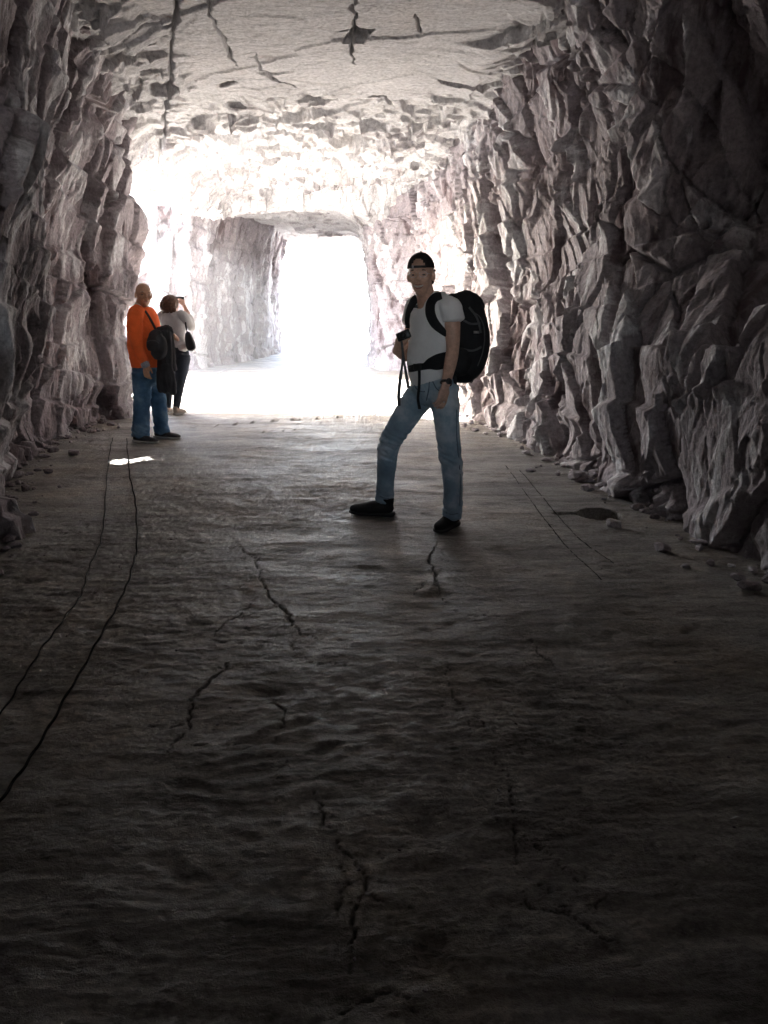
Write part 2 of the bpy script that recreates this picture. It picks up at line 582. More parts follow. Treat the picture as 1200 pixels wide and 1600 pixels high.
def rock_disp(P, U, V, seed, shear=0.25, amp=1.0, vert=1.0, us=1.0):
    X, Y, Z = P[..., 0], P[..., 1], P[..., 2]
    w1 = pnoise(X * 1.1, Y * 1.1, Z * 0.9, seed + 1)
    w2 = pnoise(X * 1.1, Y * 1.1, Z * 0.9, seed + 2)
    w3 = pnoise(X * 9, Y * 9, Z * 6, seed + 3)
    w4 = pnoise(X * 9, Y * 9, Z * 6, seed + 4)
    u = U + 0.13 * w1 + 0.010 * w3
    v = V + 0.15 * w2 + 0.014 * w4
    a, ea = facet((u + shear * v) / 1.15, v / 1.7, seed + 1, 0.7, 0.6, 0.03)
    b, eb = facet((u - shear * v) / (0.31 * us), (v + .2 * u) / (0.74 * vert), seed + 2, 0.75, 0.75, 0.04)
    b_s, _ = facet((u - shear * v) / (0.31 * us), (v + .2 * u) / (0.74 * vert), seed + 2, 0, 0.75, 0.03)
    c, ec = facet((u + 1.2 * shear * v) / (0.15 * us), (v - .5 * u) / (0.36 * vert), seed + 3, 1.0, 0.7, 0.07)
    c_s, _ = facet((u + 1.2 * shear * v) / (0.15 * us), (v - .5 * u) / (0.36 * vert), seed + 3, 0, 0.7, 0.04)
    d, ed = facet((U + 0.02 * w3) / 0.060, (V + 0.02 * w4) / (0.085 * vert), seed + 4, 1.2, 0.7, 0.08)
    mb = 0.35 + 0.9 * sstep(-0.25, 0.25, pnoise(X * 0.9, Y * 0.9, Z * 0.9, seed + 14))
    mc = 0.15 + 1.1 * sstep(-0.15, 0.30, pnoise(X * 1.5, Y * 1.5, Z * 1.2, seed + 15))
    md = 0.2 + sstep(0.0, 0.35, pnoise(X * 2.5, Y * 2.5, Z * 1.8, seed + 16))
    # bedding ledges that dip gently along the tunnel
    q = (V + 0.13 * U + 0.10 * w2) * 2.3 + 0.5 * pnoise(X * 0.7, Y * 0.7, Z * 2.0, seed + 17)
    fr = q - np.floor(q)
    ledge = 0.05 * (fr - sstep(0.90, 1.0, fr)) * (0.3 + mb)
    lost = -0.16 * (b_s < -0.52) * mb
    crack = -0.12 * (1 - sstep(0.0, 0.035, ea)) - 0.06 * (1 - sstep(0.0, 0.05, eb)) * mb
    fin = fbm(X * 17, Y * 17, Z * 6, 4, 0.68, seed + 9)
    tone = 0.5 + 0.42 * (b_s + 0.6 * c_s) + 0.25 * pnoise(X * 8, Y * 8, Z * 4, seed + 18) + 0.3 * pnoise(X * 1.2, Y * 1.2, Z * 1.0, seed + 19)
    h = 0.14 * a + 0.085 * b * mb + 0.062 * c * mc + 0.021 * d * md + ledge + lost + crack + 0.017 * fin
    return amp * h, tone


# foot: rubble skirt helper
def skirt(P, V, seed):
    return 0.10 * np.clip(1 - V / 0.28, 0, 1) * (0.6 + 0.8 * pnoise(P[..., 0] * 3, P[..., 1] * 3, P[..., 2] * 3, seed))


PATCH = [gp(164, 722), gp(182, 717), gp(205, 717), gp(234, 712), gp(240, 718), gp(205, 723), gp(186, 726)]  # outline of the sun sliver thrown by the added wall gap
PATCH_EDGE = np.array(PATCH)


def in_poly(x, y, poly):
    r = np.zeros(x.shape, bool)
    n = len(poly)
    for i in range(n):
        x0, y0 = poly[i]; x1, y1 = poly[(i + 1) % n]
        c = ((y0 > y) != (y1 > y)) & (x < (x1 - x0) * (y - y0) / (y1 - y0 + 1e-12) + x0)
        r ^= c
    return r


def sun_gap_keep(P):
    """Gap added to the left wall, shaped to throw a sliver of sun on the floor."""
    c = (P[:-1, :-1] + P[1:, 1:]) * 0.5
    t = c[..., 2] / -sun_dir.z
    fxx = c[..., 0] + sun_dir.x * t
    fyy = c[..., 1] + sun_dir.y * t
    jit = 0.05 * pnoise(fxx * 7, fyy * 14, fxx * 0, 71)
    hole = in_poly(fxx + jit, fyy + jit, PATCH) & (c[..., 2] > 0.2) & (c[..., 2] < 2.2) & (c[..., 0] > -6.5)
    speck = pnoise(fxx * 26, fyy * 40, fxx * 0, 72) + 0.9 * (fxx + 2.35)
    return ~(hole & (speck < 0.12))


LEFT = [
    (-2.6, -12, 0, 0, 0, 0, .2, .5), (-2.6, -10, 0, 0, 0, 0, .2, .5), (-2.6, -8, 0, 0, 0, 0, .2, .5), (-2.6, -6, 0, 0, 0, 0, .2, .5), (-2.5, 0, 0, 0, .05, .1, .25, .4), (-2.42, 3, 0, .05, .1, .15, .25, .4),
    (-2.50, 4.4, 0, .05, .12, .18, .28, .42), (-2.95, 5.3, -.05, .08, .28, .36, .50, .7), (-3.25, 6.1, -.1, .10, .40, .50, .62, .9),
    (-3.48, 6.75, -.05, .05, .25, .38, .62, 1.0), (-3.68, 7.5, 0, 0, .05, .12, .55, 1.1), (-3.78, 8.4, .02, .05, .02, .10, .45, 1.0),
    (-3.80, 9.3, .05, .20, .18, .22, .40, .80), (-3.62, 10.0, .05, .15, .15, .20, .30, .50), (-3.62, 10.45, 0, .16, .02, .14, .26, .5),
    (-4.0, 10.85, 0, 0, 0, 0, 0, .1), (-4.9, 11.0, 0, 0, 0, 0, 0, 0), (-5.4, 10.6, 0, 0, 0, 0, 0, 0), (-5.9, 6.0, 0, 0, 0, 0, 0, 0),
]


def disp_left(P, U, V):
    d, t = rock_disp(P, U, V, 100, 0.16, 0.95, 2.0, 0.85)
    d = d + 0.42 * pnoise(P[..., 0] * 0.3, P[..., 2] * 1.25, P[..., 1] * 0.2, 99) * np.exp(-((P[..., 1] - 10.85) / 0.40) ** 2) * (P[..., 0] > -5)
    return d + skirt(P, V, 7), t


build_wall('rock_wall_left', LEFT, 1, 0.0019, 0.0145, disp_left, M_WALL, sun_gap_keep, 'rough pinkish grey rock wall with an undercut bulge')

RIGHT = [
    (9, -12.8, 0, 0, 0, 0, 0, 0), (2.8, -12.4, 0, 0, 0, 0, .1, .2), (2.45, -11.8, 0, 0, 0, 0, .2, .5), (2.4, -6, 0, 0, 0, 0, .2, .5), (2.4, -2, 0, 0, 0, 0, .2, .5), (1.65, -.4, 0, 0, 0, 0, .1, .2), (1.35, .5, 0, 0, 0, 0, .1, .2), (1.62, 1.5, 0, 0, 0, 0, .1, .2), (1.95, 2.2, 0, 0, 0, 0, .1, .3), (2.3, 3.0, 0, -.02, -.08, -.5, -.3, .5),  # buttress beside the camera, out of view, added to shade the wall ahead
    (2.25, 4, 0, .05, .02, -.75, -.65, .25), (2.12, 5.0, 0, .10, .06, -.85, -.70, .20), (1.98, 5.6, 0, .10, .06, -.55, -.40, .30), (1.88, 6.0, 0, .10, .06, -.10, .0, .40),
    (1.80, 7, 0, .05, .0, -.12, .0, .36), (1.72, 8.2, 0, .04, .0, -.08, .0, .25), (1.36, 9.5, 0, .0, -.06, -.15, -.1, .0),
    (1.10, 10.2, 0, 0, -.1, -.2, -.25, -.2), (.92, 12, 0, 0, -.1, -.2, -.25, -.2), (.84, 14.5, 0, 0, -.05, -.1, -.1, -.1),
    (.74, 17.2, 0, 0, 0, 0, .0, .0), (.55, 17.7, 0, 0, 0, 0, 0, 0), (.1, 17.9, 0, 0, 0, 0, 0, 0), (-.20, 18.1, 0, 0, 0, 0, 0, 0),
    (-.28, 19, 0, 0, 0, .05, .15, .4), (-.36, 23.6, 0, 0, 0, 0, .12, .4), (-.34, 26.2, 0, 0, 0, 0, .1, .3), (-.2, 26.8, 0, 0, 0, 0, 0, 0), (1.5, 27.3, 0, 0, 0, 0, 0, 0), (7, 27.5, 0, 0, 0, 0, 0, 0),
]


def disp_right(P, U, V):
    d, t = rock_disp(P, U, V, 300, 0.42, 1.0, 1.6, 0.9)
    return d * (1 - 0.45 * sstep(17, 18, P[..., 1])) + skirt(P, V, 17), t


build_wall('rock_wall_right', RIGHT, -1, 0.0019, 0.0145, disp_right, M_WALL, None, 'jagged mauve grey rock wall with a dark recess above a ledge')

build_wall('rock_wall_back', [(-1.9, -14, 0, 0, 0, 0, 0, 0), (-1.95, -12.3, 0, 0, 0, 0, 0, 0), (-2.1, -11.6, 0, 0, 0, 0, 0, 0), (-2.9, -11.6, 0, 0, 0, 0, 0, 0)],  # tunnel left open here, an unseen added opening that lights the figures' fronts
           1, 0.0019, 0.06, lambda P, U, V: rock_disp(P, U, V, 700, 0.2, 1, 1), M_WALL, None, 'dark rock wall behind, beside an opening added to let daylight in')

FAR = [
    (-7.2, 21, 0, 0, 0, 0, 0, 0), (-6.6, 18.4, 0, 0, 0, 0, 0, 0), (-6.35, 17.35, 0, 0, 0, 0, 0, 0), (-5.6, 17.3, 0, 0, 0, 0, 0, .1), (-4.95, 17.6, 0, 0, 0, 0, .05, .2), (-4.62, 17.95, 0, 0, 0, .05, .15, .4),
    (-4.40, 18.6, 0, 0, 0, .10, .25, .55), (-4.05, 20, 0, 0, .05, .10, .25, .5), (-3.75, 22, 0, 0, 0, .05, .2, .45), (-3.6, 24, 0, 0, 0, 0, .1, .35), (-3.6, 26.3, 0, 0, 0, 0, .1, .3), (-3.8, 26.8, 0, 0, 0, 0, 0, 0), (-9, 27.6, 0, 0, 0, 0, 0, 0),
]


def disp_far(P, U, V):
    d, t = rock_disp(P, U, V, 500, 0.12, 0.8, 1.8)
    return d + skirt(P, V, 27), t


build_wall('rock_wall_far', FAR, 1, 0.0019, 0.03, disp_far, M_WALL, None, 'shaded bluish grey rock wall beyond the side opening')


# ------------------------------------------------------------------ ceiling
CZ_Y = [-14, -11.2, -10.4, 0, 5, 8, 10, 13, 16.0, 17.5, 17.95, 22.6, 23.1, 27.0, 27.9]
CZ_Z = [3.4, 3.4, 3.5, 3.7, 3.80, 3.80, 3.78, 3.80, 3.92, 3.96, 3.62, 3.72, 3.70, 3.58, 6.5]
CRACKS_CEIL = [
    ([(285, -60), (280, 5), (272, 38), (258, 42), (225, 34), (188, 38)], 0.012, 0.07),
    ([(272, 38), (266, 100), (262, 150), (246, 230)], 0.015, 0.07),
    ([(325, 0), (332, 35), (350, 60), (362, 95), (372, 106)], 0.008, 0.05),
    ([(556, -40), (554, 20), (556, 60), (548, 72), (553, 100)], 0.008, 0.06),
    ([(515, 52), (545, 46), (556, 50), (600, 60)], 0.0035, 0.015),
    ([(652, 20), (655, 40), (650, 55)], 0.008, 0.04),
    ([(400, 90), (410, 112), (430, 126)], 0.010, 0.05),
    ([(420, 118), (440, 128), (470, 135)], 0.008, 0.05),
    ([(575, 150), (600, 147), (612, 160)], 0.02, 0.07),
]


def cp(px, py, z=3.8):
    r = ray(px, py)
    t = (z - CAM_H) / r[2]
    return (r[0] * t, r[1] * t)


cy = np.concatenate([march(-12.2, 5.4, lambda t: 0.14), march(5.5, 28.4, lambda t: 0.016 if t < 14 else 0.022 if t < 18.6 else 0.05)])
cx = np.concatenate([march(-5.9, -4.8, lambda t: 0.06), march(-4.78, 2.4, lambda t: 0.013), march(2.42, 3.3, lambda t: 0.1)])
KX, KY = np.meshgrid(cx, cy, indexing='ij')


def ceiling_height(x, y):
    global CTONE
    o = np.zeros_like(x)
    yw = y + 0.22 * pnoise(x * 1.1, y * 1.1, o, 201) + 0.06 * pnoise(x * 5, y * 5, o, 202)
    yw = yw + 0.35 * pnoise(x * 0.8, o, o, 203) * sstep(15, 17, y)
    z = np.interp(yw, CZ_Y, CZ_Z)
    arch = sstep(17.6, 18.4, y)
    z -= arch * 0.35 * sstep(1.1, 2.1, np.abs(x + 2.35)) ** 1.5
    z += arch * 0.07 * facet((x + .1 * pnoise(x * 3, y * 3, o, 204)) / 0.7, y / 0.9, 66, 0.6, 0.8, 0.03)[0]
    # bedding: thin flat layers that have peeled away
    bed = fbm(x * 0.42 + 0.25 * y, y * 0.6, o, 4, 0.55, 211) * 2.6
    fr = bed - np.floor(bed)
    z += 0.012 * (np.floor(bed) + sstep(0.0, 0.10, fr))
    z += 0.03 * fbm(x * 0.8, y * 1.0, o, 4, 0.5, 215) + 0.006 * fbm(x * 6, y * 11, o, 4, 0.6, 216)
    p1, pe = facet((x + 0.25 * y + 0.05 * pnoise(x * 4, y * 4, o, 270)) / 1.5, (y + 0.05 * pnoise(x * 4, y * 4, o, 271)) / 0.95, 65, 0.25, 0.8, 0.012)
    z += 0.040 * p1 * sstep(5.2, 6.0, y)
    wr = sstep(9.1, 10.7, yw + 0.5 * pnoise(x * 0.7, y * 0.7, o, 220) - 0.55 * sstep(-1.9, -3.0, x)) 
    w1 = pnoise(x * 2.2, y * 2.2, o, 221); w2 = pnoise(x * 2.2, y * 2.2, o, 222)
    u, v = x + 0.10 * w1, y + 0.10 * w2
    a, _ = facet((u + .3 * v) / 0.85, v / 0.7, 61, 0.5, 0.8, 0.02)
    b, _ = facet(u / 0.33, v / 0.36, 62, 0.7, 0.8, 0.04)
    c, _ = facet(u / 0.14, v / 0.17, 63, 0.9, 0.7, 0.06)
    CTONE = np.clip(0.5 + wr * (0.25 * a + 0.25 * b) + 0.2 * pnoise(x * 5, y * 9, o, 260), 0, 1)
    far = 1 - 0.75 * sstep(17.8, 18.3, y)
    z += wr * far * (0.16 * a + 0.10 * b + 0.045 * c + 0.02 * fbm(x * 7, y * 7, o, 3, 0.55, 230))
    # a few single plates missing from the smooth slab
    g, e = facet((x + 0.1 * w1) / 0.45, (y + 0.1 * w2) / 0.45, 64, 0.2, 1, 0.05)
    z += 0.07 * (g > 0.86) * (1 - wr) * sstep(8.4, 9.4, y)
    # slab edge on the right: beyond it the rock hangs lower
    ed = seg_dist(x, y, [cp(715, 68), cp(770, 62), cp(830, 38), cp(862, 14), cp(900, -60)])
    line_y = np.interp(x, [cp(700, 70)[0], cp(770, 62)[0], cp(830, 38)[0], cp(862, 14)[0]], [cp(700, 70)[1], cp(770, 62)[1], cp(830, 38)[1], cp(862, 14)[1]])
    below = sstep(-0.01, 0.03, y - line_y + 0.03 * pnoise(x * 8, y * 8, o, 240)) * sstep(cp(690, 70)[0], cp(840, 40)[0], x) * (1 - 0.75 * sstep(0.2, 1.1, y - line_y))
    z -= 0.15 * below
    z += 0.0 * ed
    # broken column zone where the ceiling meets the left wall
    lw = sstep(-1.75, -2.5, x) * sstep(6.2, 7.0, y) * (1 - wr)
    z -= lw * (0.10 * a + 0.10 * b + 0.05 * c + 0.05)
    rw = sstep(0.9, 1.5, x) * sstep(5.0, 5.6, y) * (1 - wr)
    z -= rw * (0.10 * a + 0.09 * b + 0.04 * c)
    xx = x + 0.04 * pnoise(x * 6, y * 6, o, 251); yy = y + 0.04 * pnoise(x * 6, y * 6, o, 252)
    var = np.clip(0.9 + 0.8 * pnoise(x * 4, y * 4, o, 253), 0.3, 1.6)
    for pix, hw, dep in CRACKS_CEIL:
        hw, dep = hw * 1.5, dep * 2.5
        d, t = seg_dist(xx, yy, [cp(*p) for p in pix], True)
        tp = np.clip(np.sin(np.pi * (0.06 + 0.9 * t)) * 1.5, 0.05, 1)
        z += dep * tp * (1 - sstep(hw * 0.4 * var * tp, hw * 1.3 * var * tp, d))
    hx, hy = cp(558, 54)
    z += 0.7 * (1 - sstep(0.065, 0.085, np.maximum(np.abs(xx - hx + .3 * (yy - hy)) * 0.95, np.abs(yy - hy) * 0.5) + 0.012 * pnoise(x * 9, y * 9, o, 280)))
    # outside lip of the side opening rises as the cliff face
    z -= 0.50 * sstep(-3.0, -3.75, x + 0.15 * w1) * sstep(9.8, 10.6, y) * sstep(18.2, 17.4, y)
    z += 5.0 * sstep(-4.2, -5.3, x + 0.12 * w1) ** 1.5
    return z


KZ = ceiling_height(KX, KY)
ceiling = link('ceiling', grid_mesh('ceiling', np.stack([KX, KY, KZ], -1), flip=True), M_CEIL)
_a = ceiling.data.attributes.new('tone', 'FLOAT', 'POINT')
_a.data.foreach_set('value', CTONE.astype(np.float32).ravel())
tag(ceiling, 'pale cracked rock ceiling breaking into flakes towards the light', kind='structure')


# ------------------------------------------------------------------ hidden rock blocks added behind the walls to stop light leaks
hb = bmesh.new()
for x0, x1, y0, y1, z0, z1 in ((-5.3, -4.2, -12.5, 7.1, -.3, 7.6), (-5.3, -4.2, 8.4, 10.3, -.3, 7.6), (-5.3, -4.2, 7.101, 8.399, -.3, .5), (-5.3, -4.2, 7.101, 8.399, 2.9, 7.6), (3.6, 14, -12.0, 26.9, -.3, 7.6), (-4.19, 3.59, -12.0, 26.9, 5.0, 7.6),
                               (-6.3, -5.0, 19.2, 26.8, -.3, 7.59), (-6.29, -4.2, 18.1, 26.79, 5.0, 7.58), (-4.19, -3.2, -12.4, -11.85, -.3, 4.99)):
    bmesh.ops.create_cube(hb, size=1, matrix=Matrix.Translation(((x0 + x1) / 2, (y0 + y1) / 2, (z0 + z1) / 2)) @ Matrix.Diagonal((x1 - x0, y1 - y0, z1 - z0, 1)))
hm = bpy.data.meshes.new('light_seal_rock')
hb.to_mesh(hm); hb.free()
tag(link('light_seal_rock', hm, M_WALL), 'hidden mountain rock blocks added to keep light out behind the tunnel walls', kind='structure')


# ------------------------------------------------------------------ dusty air
def haze_box(x0, x1, y0, y1, z0, z1, density):
    m = bpy.data.materials.new('dusty air')
    m.use_nodes = True
    nt = m.node_tree
    nt.nodes.remove(nt.nodes['Principled BSDF'])
    pv = nt.nodes.new('ShaderNodeVolumePrincipled')
    pv.inputs['Color'].default_value = (0.93, 0.96, 1.0, 1)
    pv.inputs['Density'].default_value = density
    pv.inputs['Anisotropy'].default_value = 0.2
    nt.links.new(pv.outputs[0], nt.nodes['Material Output'].inputs['Volume'])
    bm = bmesh.new()
    bmesh.ops.create_cube(bm, size=1, matrix=Matrix.Translation(((x0 + x1) / 2, (y0 + y1) / 2, (z0 + z1) / 2)) @ Matrix.Diagonal((x1 - x0, y1 - y0, z1 - z0, 1)))
    me = bpy.data.meshes.new('haze')
    bm.to_mesh(me); bm.free()
    tag(link('haze', me, m), 'thin dusty air glowing in the sunlit part of the tunnel', kind='stuff')


haze_box(-150, 150, -145, 165, -1.6, 9.0, 0.0035)


# ------------------------------------------------------------------ figure modelling helpers
def spline(pts, n):
    """Catmull-Rom resampling; pts is a list of tuples of equal length."""
    p = np.array([list(map(float, q)) for q in pts])
    if len(p) < 3:
        t = np.linspace(0, 1, n + 1)[:, None]
        return p[0] * (1 - t) + p[-1] * t
    e = np.vstack([2 * p[0] - p[1], p, 2 * p[-1] - p[-2]])
    out = []
    for i in range(1, len(e) - 2):
        for k in range(n):
            t = k / n
            a, b, c, d = e[i - 1], e[i], e[i + 1], e[i + 2]
            out.append(0.5 * ((2 * b) + (c - a) * t + (2 * a - 5 * b + 4 * c - d) * t * t + (3 * b - a - 3 * c + d) * t ** 3))
    out.append(p[-1])
    return np.array(out)


class Shape:
    """Collects closed shells; built directly or fused by a voxel remesh into one surface."""
    def __init__(self):
        self.bm = bmesh.new()

    def tube(self, pts, ref=(0, 0, 1), n=5, seg=18, power=1.0, cap=True):
        """pts: (Vector, ra, rb): ra along ref, rb across it."""
        rows = spline([(*p[0], p[1], p[2] if len(p) > 2 else p[1]) for p in pts], n)
        ref = Vector(ref)
        rings = []
        m = len(rows)
        for i, r in enumerate(rows):
            c = Vector(r[:3])
            t = Vector(rows[min(i + 1, m - 1)][:3]) - Vector(rows[max(i - 1, 0)][:3])
            t.normalize()
            a = ref - t * ref.dot(t)
            if a.length < 1e-4:
                a = t.orthogonal()
            a.normalize()
            b = t.cross(a)
            ring = []
            for k in range(seg):
                th = 2 * math.pi * k / seg
                ca, sa = math.cos(th), math.sin(th)
                if power != 1.0:
                    ca = math.copysign(abs(ca) ** power, ca); sa = math.copysign(abs(sa) ** power, sa)
                ring.append(self.bm.verts.new(c + a * (ca * max(r[3], 1e-4)) + b * (sa * max(r[4], 1e-4))))
            rings.append((ring, c, t, (r[3] + r[4]) / 2))
        for (r0, *_), (r1, *_) in zip(rings[:-1], rings[1:]):
            for k in range(seg):
                self.bm.faces.new((r0[k], r0[(k + 1) % seg], r1[(k + 1) % seg], r1[k]))
        if cap:
            for (ring, c, t, rad), s in ((rings[0], -1), (rings[-1], 1)):
                v = self.bm.verts.new(c + t * s * rad * 0.5)
                for k in range(seg):
                    f = (ring[k], ring[(k + 1) % seg], v)
                    self.bm.faces.new(f if s > 0 else f[::-1])
        return self

    def ball(self, c, rad, axes=None, seg=20):
        """Ellipsoid at c with radii rad along the three axes."""
        ax = axes or (Vector((1, 0, 0)), Vector((0, 1, 0)), Vector((0, 0, 1)))
        m = Matrix((ax[0] * rad[0], ax[1] * rad[1], ax[2] * rad[2])).transposed().to_4x4()
        m.translation = Vector(c)
        bmesh.ops.create_uvsphere(self.bm, u_segments=seg, v_segments=seg // 2 + 2, radius=1, matrix=m)
        return self

    def box(self, c, half, axes=None, bev=0.0):
        ax = axes or (Vector((1, 0, 0)), Vector((0, 1, 0)), Vector((0, 0, 1)))
        m = Matrix((ax[0] * half[0] * 2, ax[1] * half[1] * 2, ax[2] * half[2] * 2)).transposed().to_4x4()
        m.translation = Vector(c)
        g = bmesh.ops.create_cube(self.bm, size=1, matrix=m)
        if bev:
            es = {e for v in g['verts'] for e in v.link_edges}
            bmesh.ops.bevel(self.bm, geom=list(es), offset=bev, segments=3, affect='EDGES', profile=0.5)
        return self

    def ribbon(self, pts, nrms, widths, thick, n=4):
        """Flat strap along pts; nrms = outward normals."""
        rows = spline([(*p, *q, w) for p, q, w in zip(pts, nrms, widths)], n)
        prev = None
        m = len(rows)
        first = None
        for i, r in enumerate(rows):
            c, nn, w = Vector(r[:3]), Vector(r[3:6]).normalized(), r[6]
            t = (Vector(rows[min(i + 1, m - 1)][:3]) - Vector(rows[max(i - 1, 0)][:3])).normalized()
            s = t.cross(nn).normalized()
            nn = s.cross(t).normalized()
            ring = [self.bm.verts.new(c + s * (w / 2 * a) + nn * (thick / 2 * b)) for a, b in ((-1, -1), (1, -1), (1, .5), (.85, 1), (-.85, 1), (-1, .5))]
            if prev:
                for k in range(6):
                    self.bm.faces.new((prev[k], prev[(k + 1) % 6], ring[(k + 1) % 6], ring[k]))
            else:
                first = ring
            prev = ring
        self.bm.faces.new(first[::-1]); self.bm.faces.new(prev)
        return self

    def mesh(self, name, smooth=True):
        bmesh.ops.recalc_face_normals(self.bm, faces=self.bm.faces)
        me = bpy.data.meshes.new(name)
        self.bm.to_mesh(me)
        self.bm.free()
        if smooth:
            me.polygons.foreach_set('use_smooth', np.ones(len(me.polygons), bool))
        return me

    def build(self, name, mat, parent=None, smooth=True):
        return link(name, self.mesh(name, smooth), mat, parent)

    def fuse(self, name, mat, parent=None, voxel=0.006, smooth=4, fold=None):
        tmp_me = self.mesh('tmp')
        tmp = bpy.data.objects.new('tmp', tmp_me)
        COL.objects.link(tmp)
        r = tmp.modifiers.new('r', 'REMESH'); r.mode = 'VOXEL'; r.voxel_size = voxel; r.use_smooth_shade = True
        if smooth:
            s = tmp.modifiers.new('s', 'SMOOTH'); s.factor = 0.5; s.iterations = smooth
        dg = bpy.context.evaluated_depsgraph_get()
        me = bpy.data.meshes.new_from_object(tmp.evaluated_get(dg))
        bpy.data.objects.remove(tmp)
        bpy.data.meshes.remove(tmp_me)
        me.name = name
        if fold:
            n = len(me.vertices)
            co = np.empty(n * 3, np.float32); me.vertices.foreach_get('co', co)
            no = np.empty(n * 3, np.float32); me.vertices.foreach_get('normal', no)
            co = co.reshape(-1, 3); no = no.reshape(-1, 3)
            co += no * fold(co)[:, None].astype(np.float32)
            me.vertices.foreach_set('co', co.ravel())
        me.polygons.foreach_set('use_smooth', np.ones(len(me.polygons), bool))
        me.update()
        return link(name, me, mat, parent)


def folds(amp, sx, sz, seed, ridge=True, skew=0.6):
    def f(co):
        x, y, z = co[:, 0], co[:, 1], co[:, 2]
        n = fbm((x + skew * z) * sx, y * sx, (z - 0.3 * x) * sz, 3, 0.5, seed, ridged=ridge)
        m = 0.5 + 0.6 * pnoise(x * 4, y * 4, z * 4, seed + 9)
        return amp * n * np.clip(m, 0.15, 1.2)
    return f


def V3(*a):
    return Vector(a)


def hand(S, wrist, d, nrm, side, s=1.0, curl=(0.35, 0.5, 0.4), spread=0.10, thumb_curl=0.5):
    """Palm, four fingers of unequal length and a thumb. d: towards the fingertips, nrm: back of the hand, side: +1/-1 thumb side."""
    d = d.normalized(); nrm = (nrm - d * nrm.dot(d)).normalized()
    a = d.cross(nrm).normalized() * side            # towards the thumb
    S.tube([(wrist - d * .03 * s, .026 * s, .021 * s), (wrist + d * .015 * s, .030 * s, .018 * s), (wrist + d * .055 * s, .040 * s, .016 * s), (wrist + d * .088 * s, .039 * s, .013 * s)], ref=a, n=4, seg=14)
    for i, (off, ln) in enumerate(((.029, .072), (.010, .080), (-.010, .074), (-.028, .058))):
        p = wrist + d * .075 * s + a * off * s
        q = wrist + d * .092 * s + a * off * 1.05 * s
        dr = (d + a * (spread * (1.2 - i * 0.8)) * 0.6).normalized()
        pts = [(p, .0095 * s), (q, .0092 * s)]
        ang = 0
        for k, fr in enumerate((.45, .31, .24)):
            ang += curl[k] * (1 + 0.12 * i)
            v = dr * math.cos(ang) - nrm * math.sin(ang)
            q = q + v * ln * fr * s
            pts.append((q, (.0086, .0078, .0064)[k] * s))
        S.tube(pts, ref=a, n=3, seg=10)
    p = wrist + d * .018 * s + a * .020 * s - nrm * .006 * s
    t1 = (d * .72 + a * .62 - nrm * .25).normalized()
    t2 = (d * .95 + a * (.25 - .4 * thumb_curl) - nrm * (.25 + .5 * thumb_curl)).normalized()
    S.tube([(p, .014 * s), (p + t1 * .038 * s, .0115 * s), (p + t1 * .038 * s + t2 * .03 * s, .0100 * s), (p + t1 * .038 * s + t2 * .052 * s, .0075 * s)], ref=a, n=3, seg=10)


def head(S, c, f, up, s=1.0, jaw=1.0, ears=True):
    """Skull, jaw, brow, nose, cheeks, lips and ears round c (middle of the head)."""
    f = f.normalized(); up = (up - f * up.dot(f)).normalized(); r = f.cross(up).normalized()
    ax = (r, f, up)

    def P(x, y, z):
        return c + (r * x + f * y + up * z) * s
    S.ball(P(0, -.012, .035), (.076 * s, .096 * s, .082 * s), ax, 28)
    S.tube([(P(0, .012, .05), .066 * s, .075 * s), (P(0, .018, 0), .067 * s, .075 * s), (P(0, .022, -.045), .060 * jaw * s, .066 * s), (P(0, .030, -.085), .044 * jaw * s, .048 * s), (P(0, .040, -.108), .026 * jaw * s, .028 * s)], ref=r, n=5, seg=20)
    S.tube([(P(-.05, .072, .022), .010 * s), (P(-.025, .090, .027), .011 * s), (P(0, .090, .022), .010 * s), (P(.025, .090, .027), .011 * s), (P(.05, .072, .022), .010 * s)], ref=up, n=4, seg=10)
    S.tube([(P(0, .092, .020), .009 * s), (P(0, .102, -.005), .010 * s), (P(0, .116, -.026), .013 * s)], ref=r, n=4, seg=10)
    for x in (-1, 1):
        S.ball(P(.012 * x, .102, -.031), (.010 * s, .011 * s, .008 * s), ax, 10)
        S.ball(P(.040 * x, .070, -.022), (.026 * s, .022 * s, .020 * s), ax, 12)
        if ears:
            S.ball(P(.077 * x, -.008, -.004), (.014 * s, .018 * s, .033 * s), ax, 12)
    S.tube([(P(-.026, .084, -.052), .005 * s), (P(0, .096, -.055), .007 * s), (P(.026, .084, -.052), .005 * s)], ref=up, n=4, seg=8)
    S.tube([(P(-.022, .082, -.070), .005 * s), (P(0, .094, -.074), .008 * s), (P(.022, .082, -.070), .005 * s)], ref=up, n=4, seg=8)
    S.ball(P(0, .078, -.102), (.020 * s, .018 * s, .014 * s), ax, 10)
    return P, ax


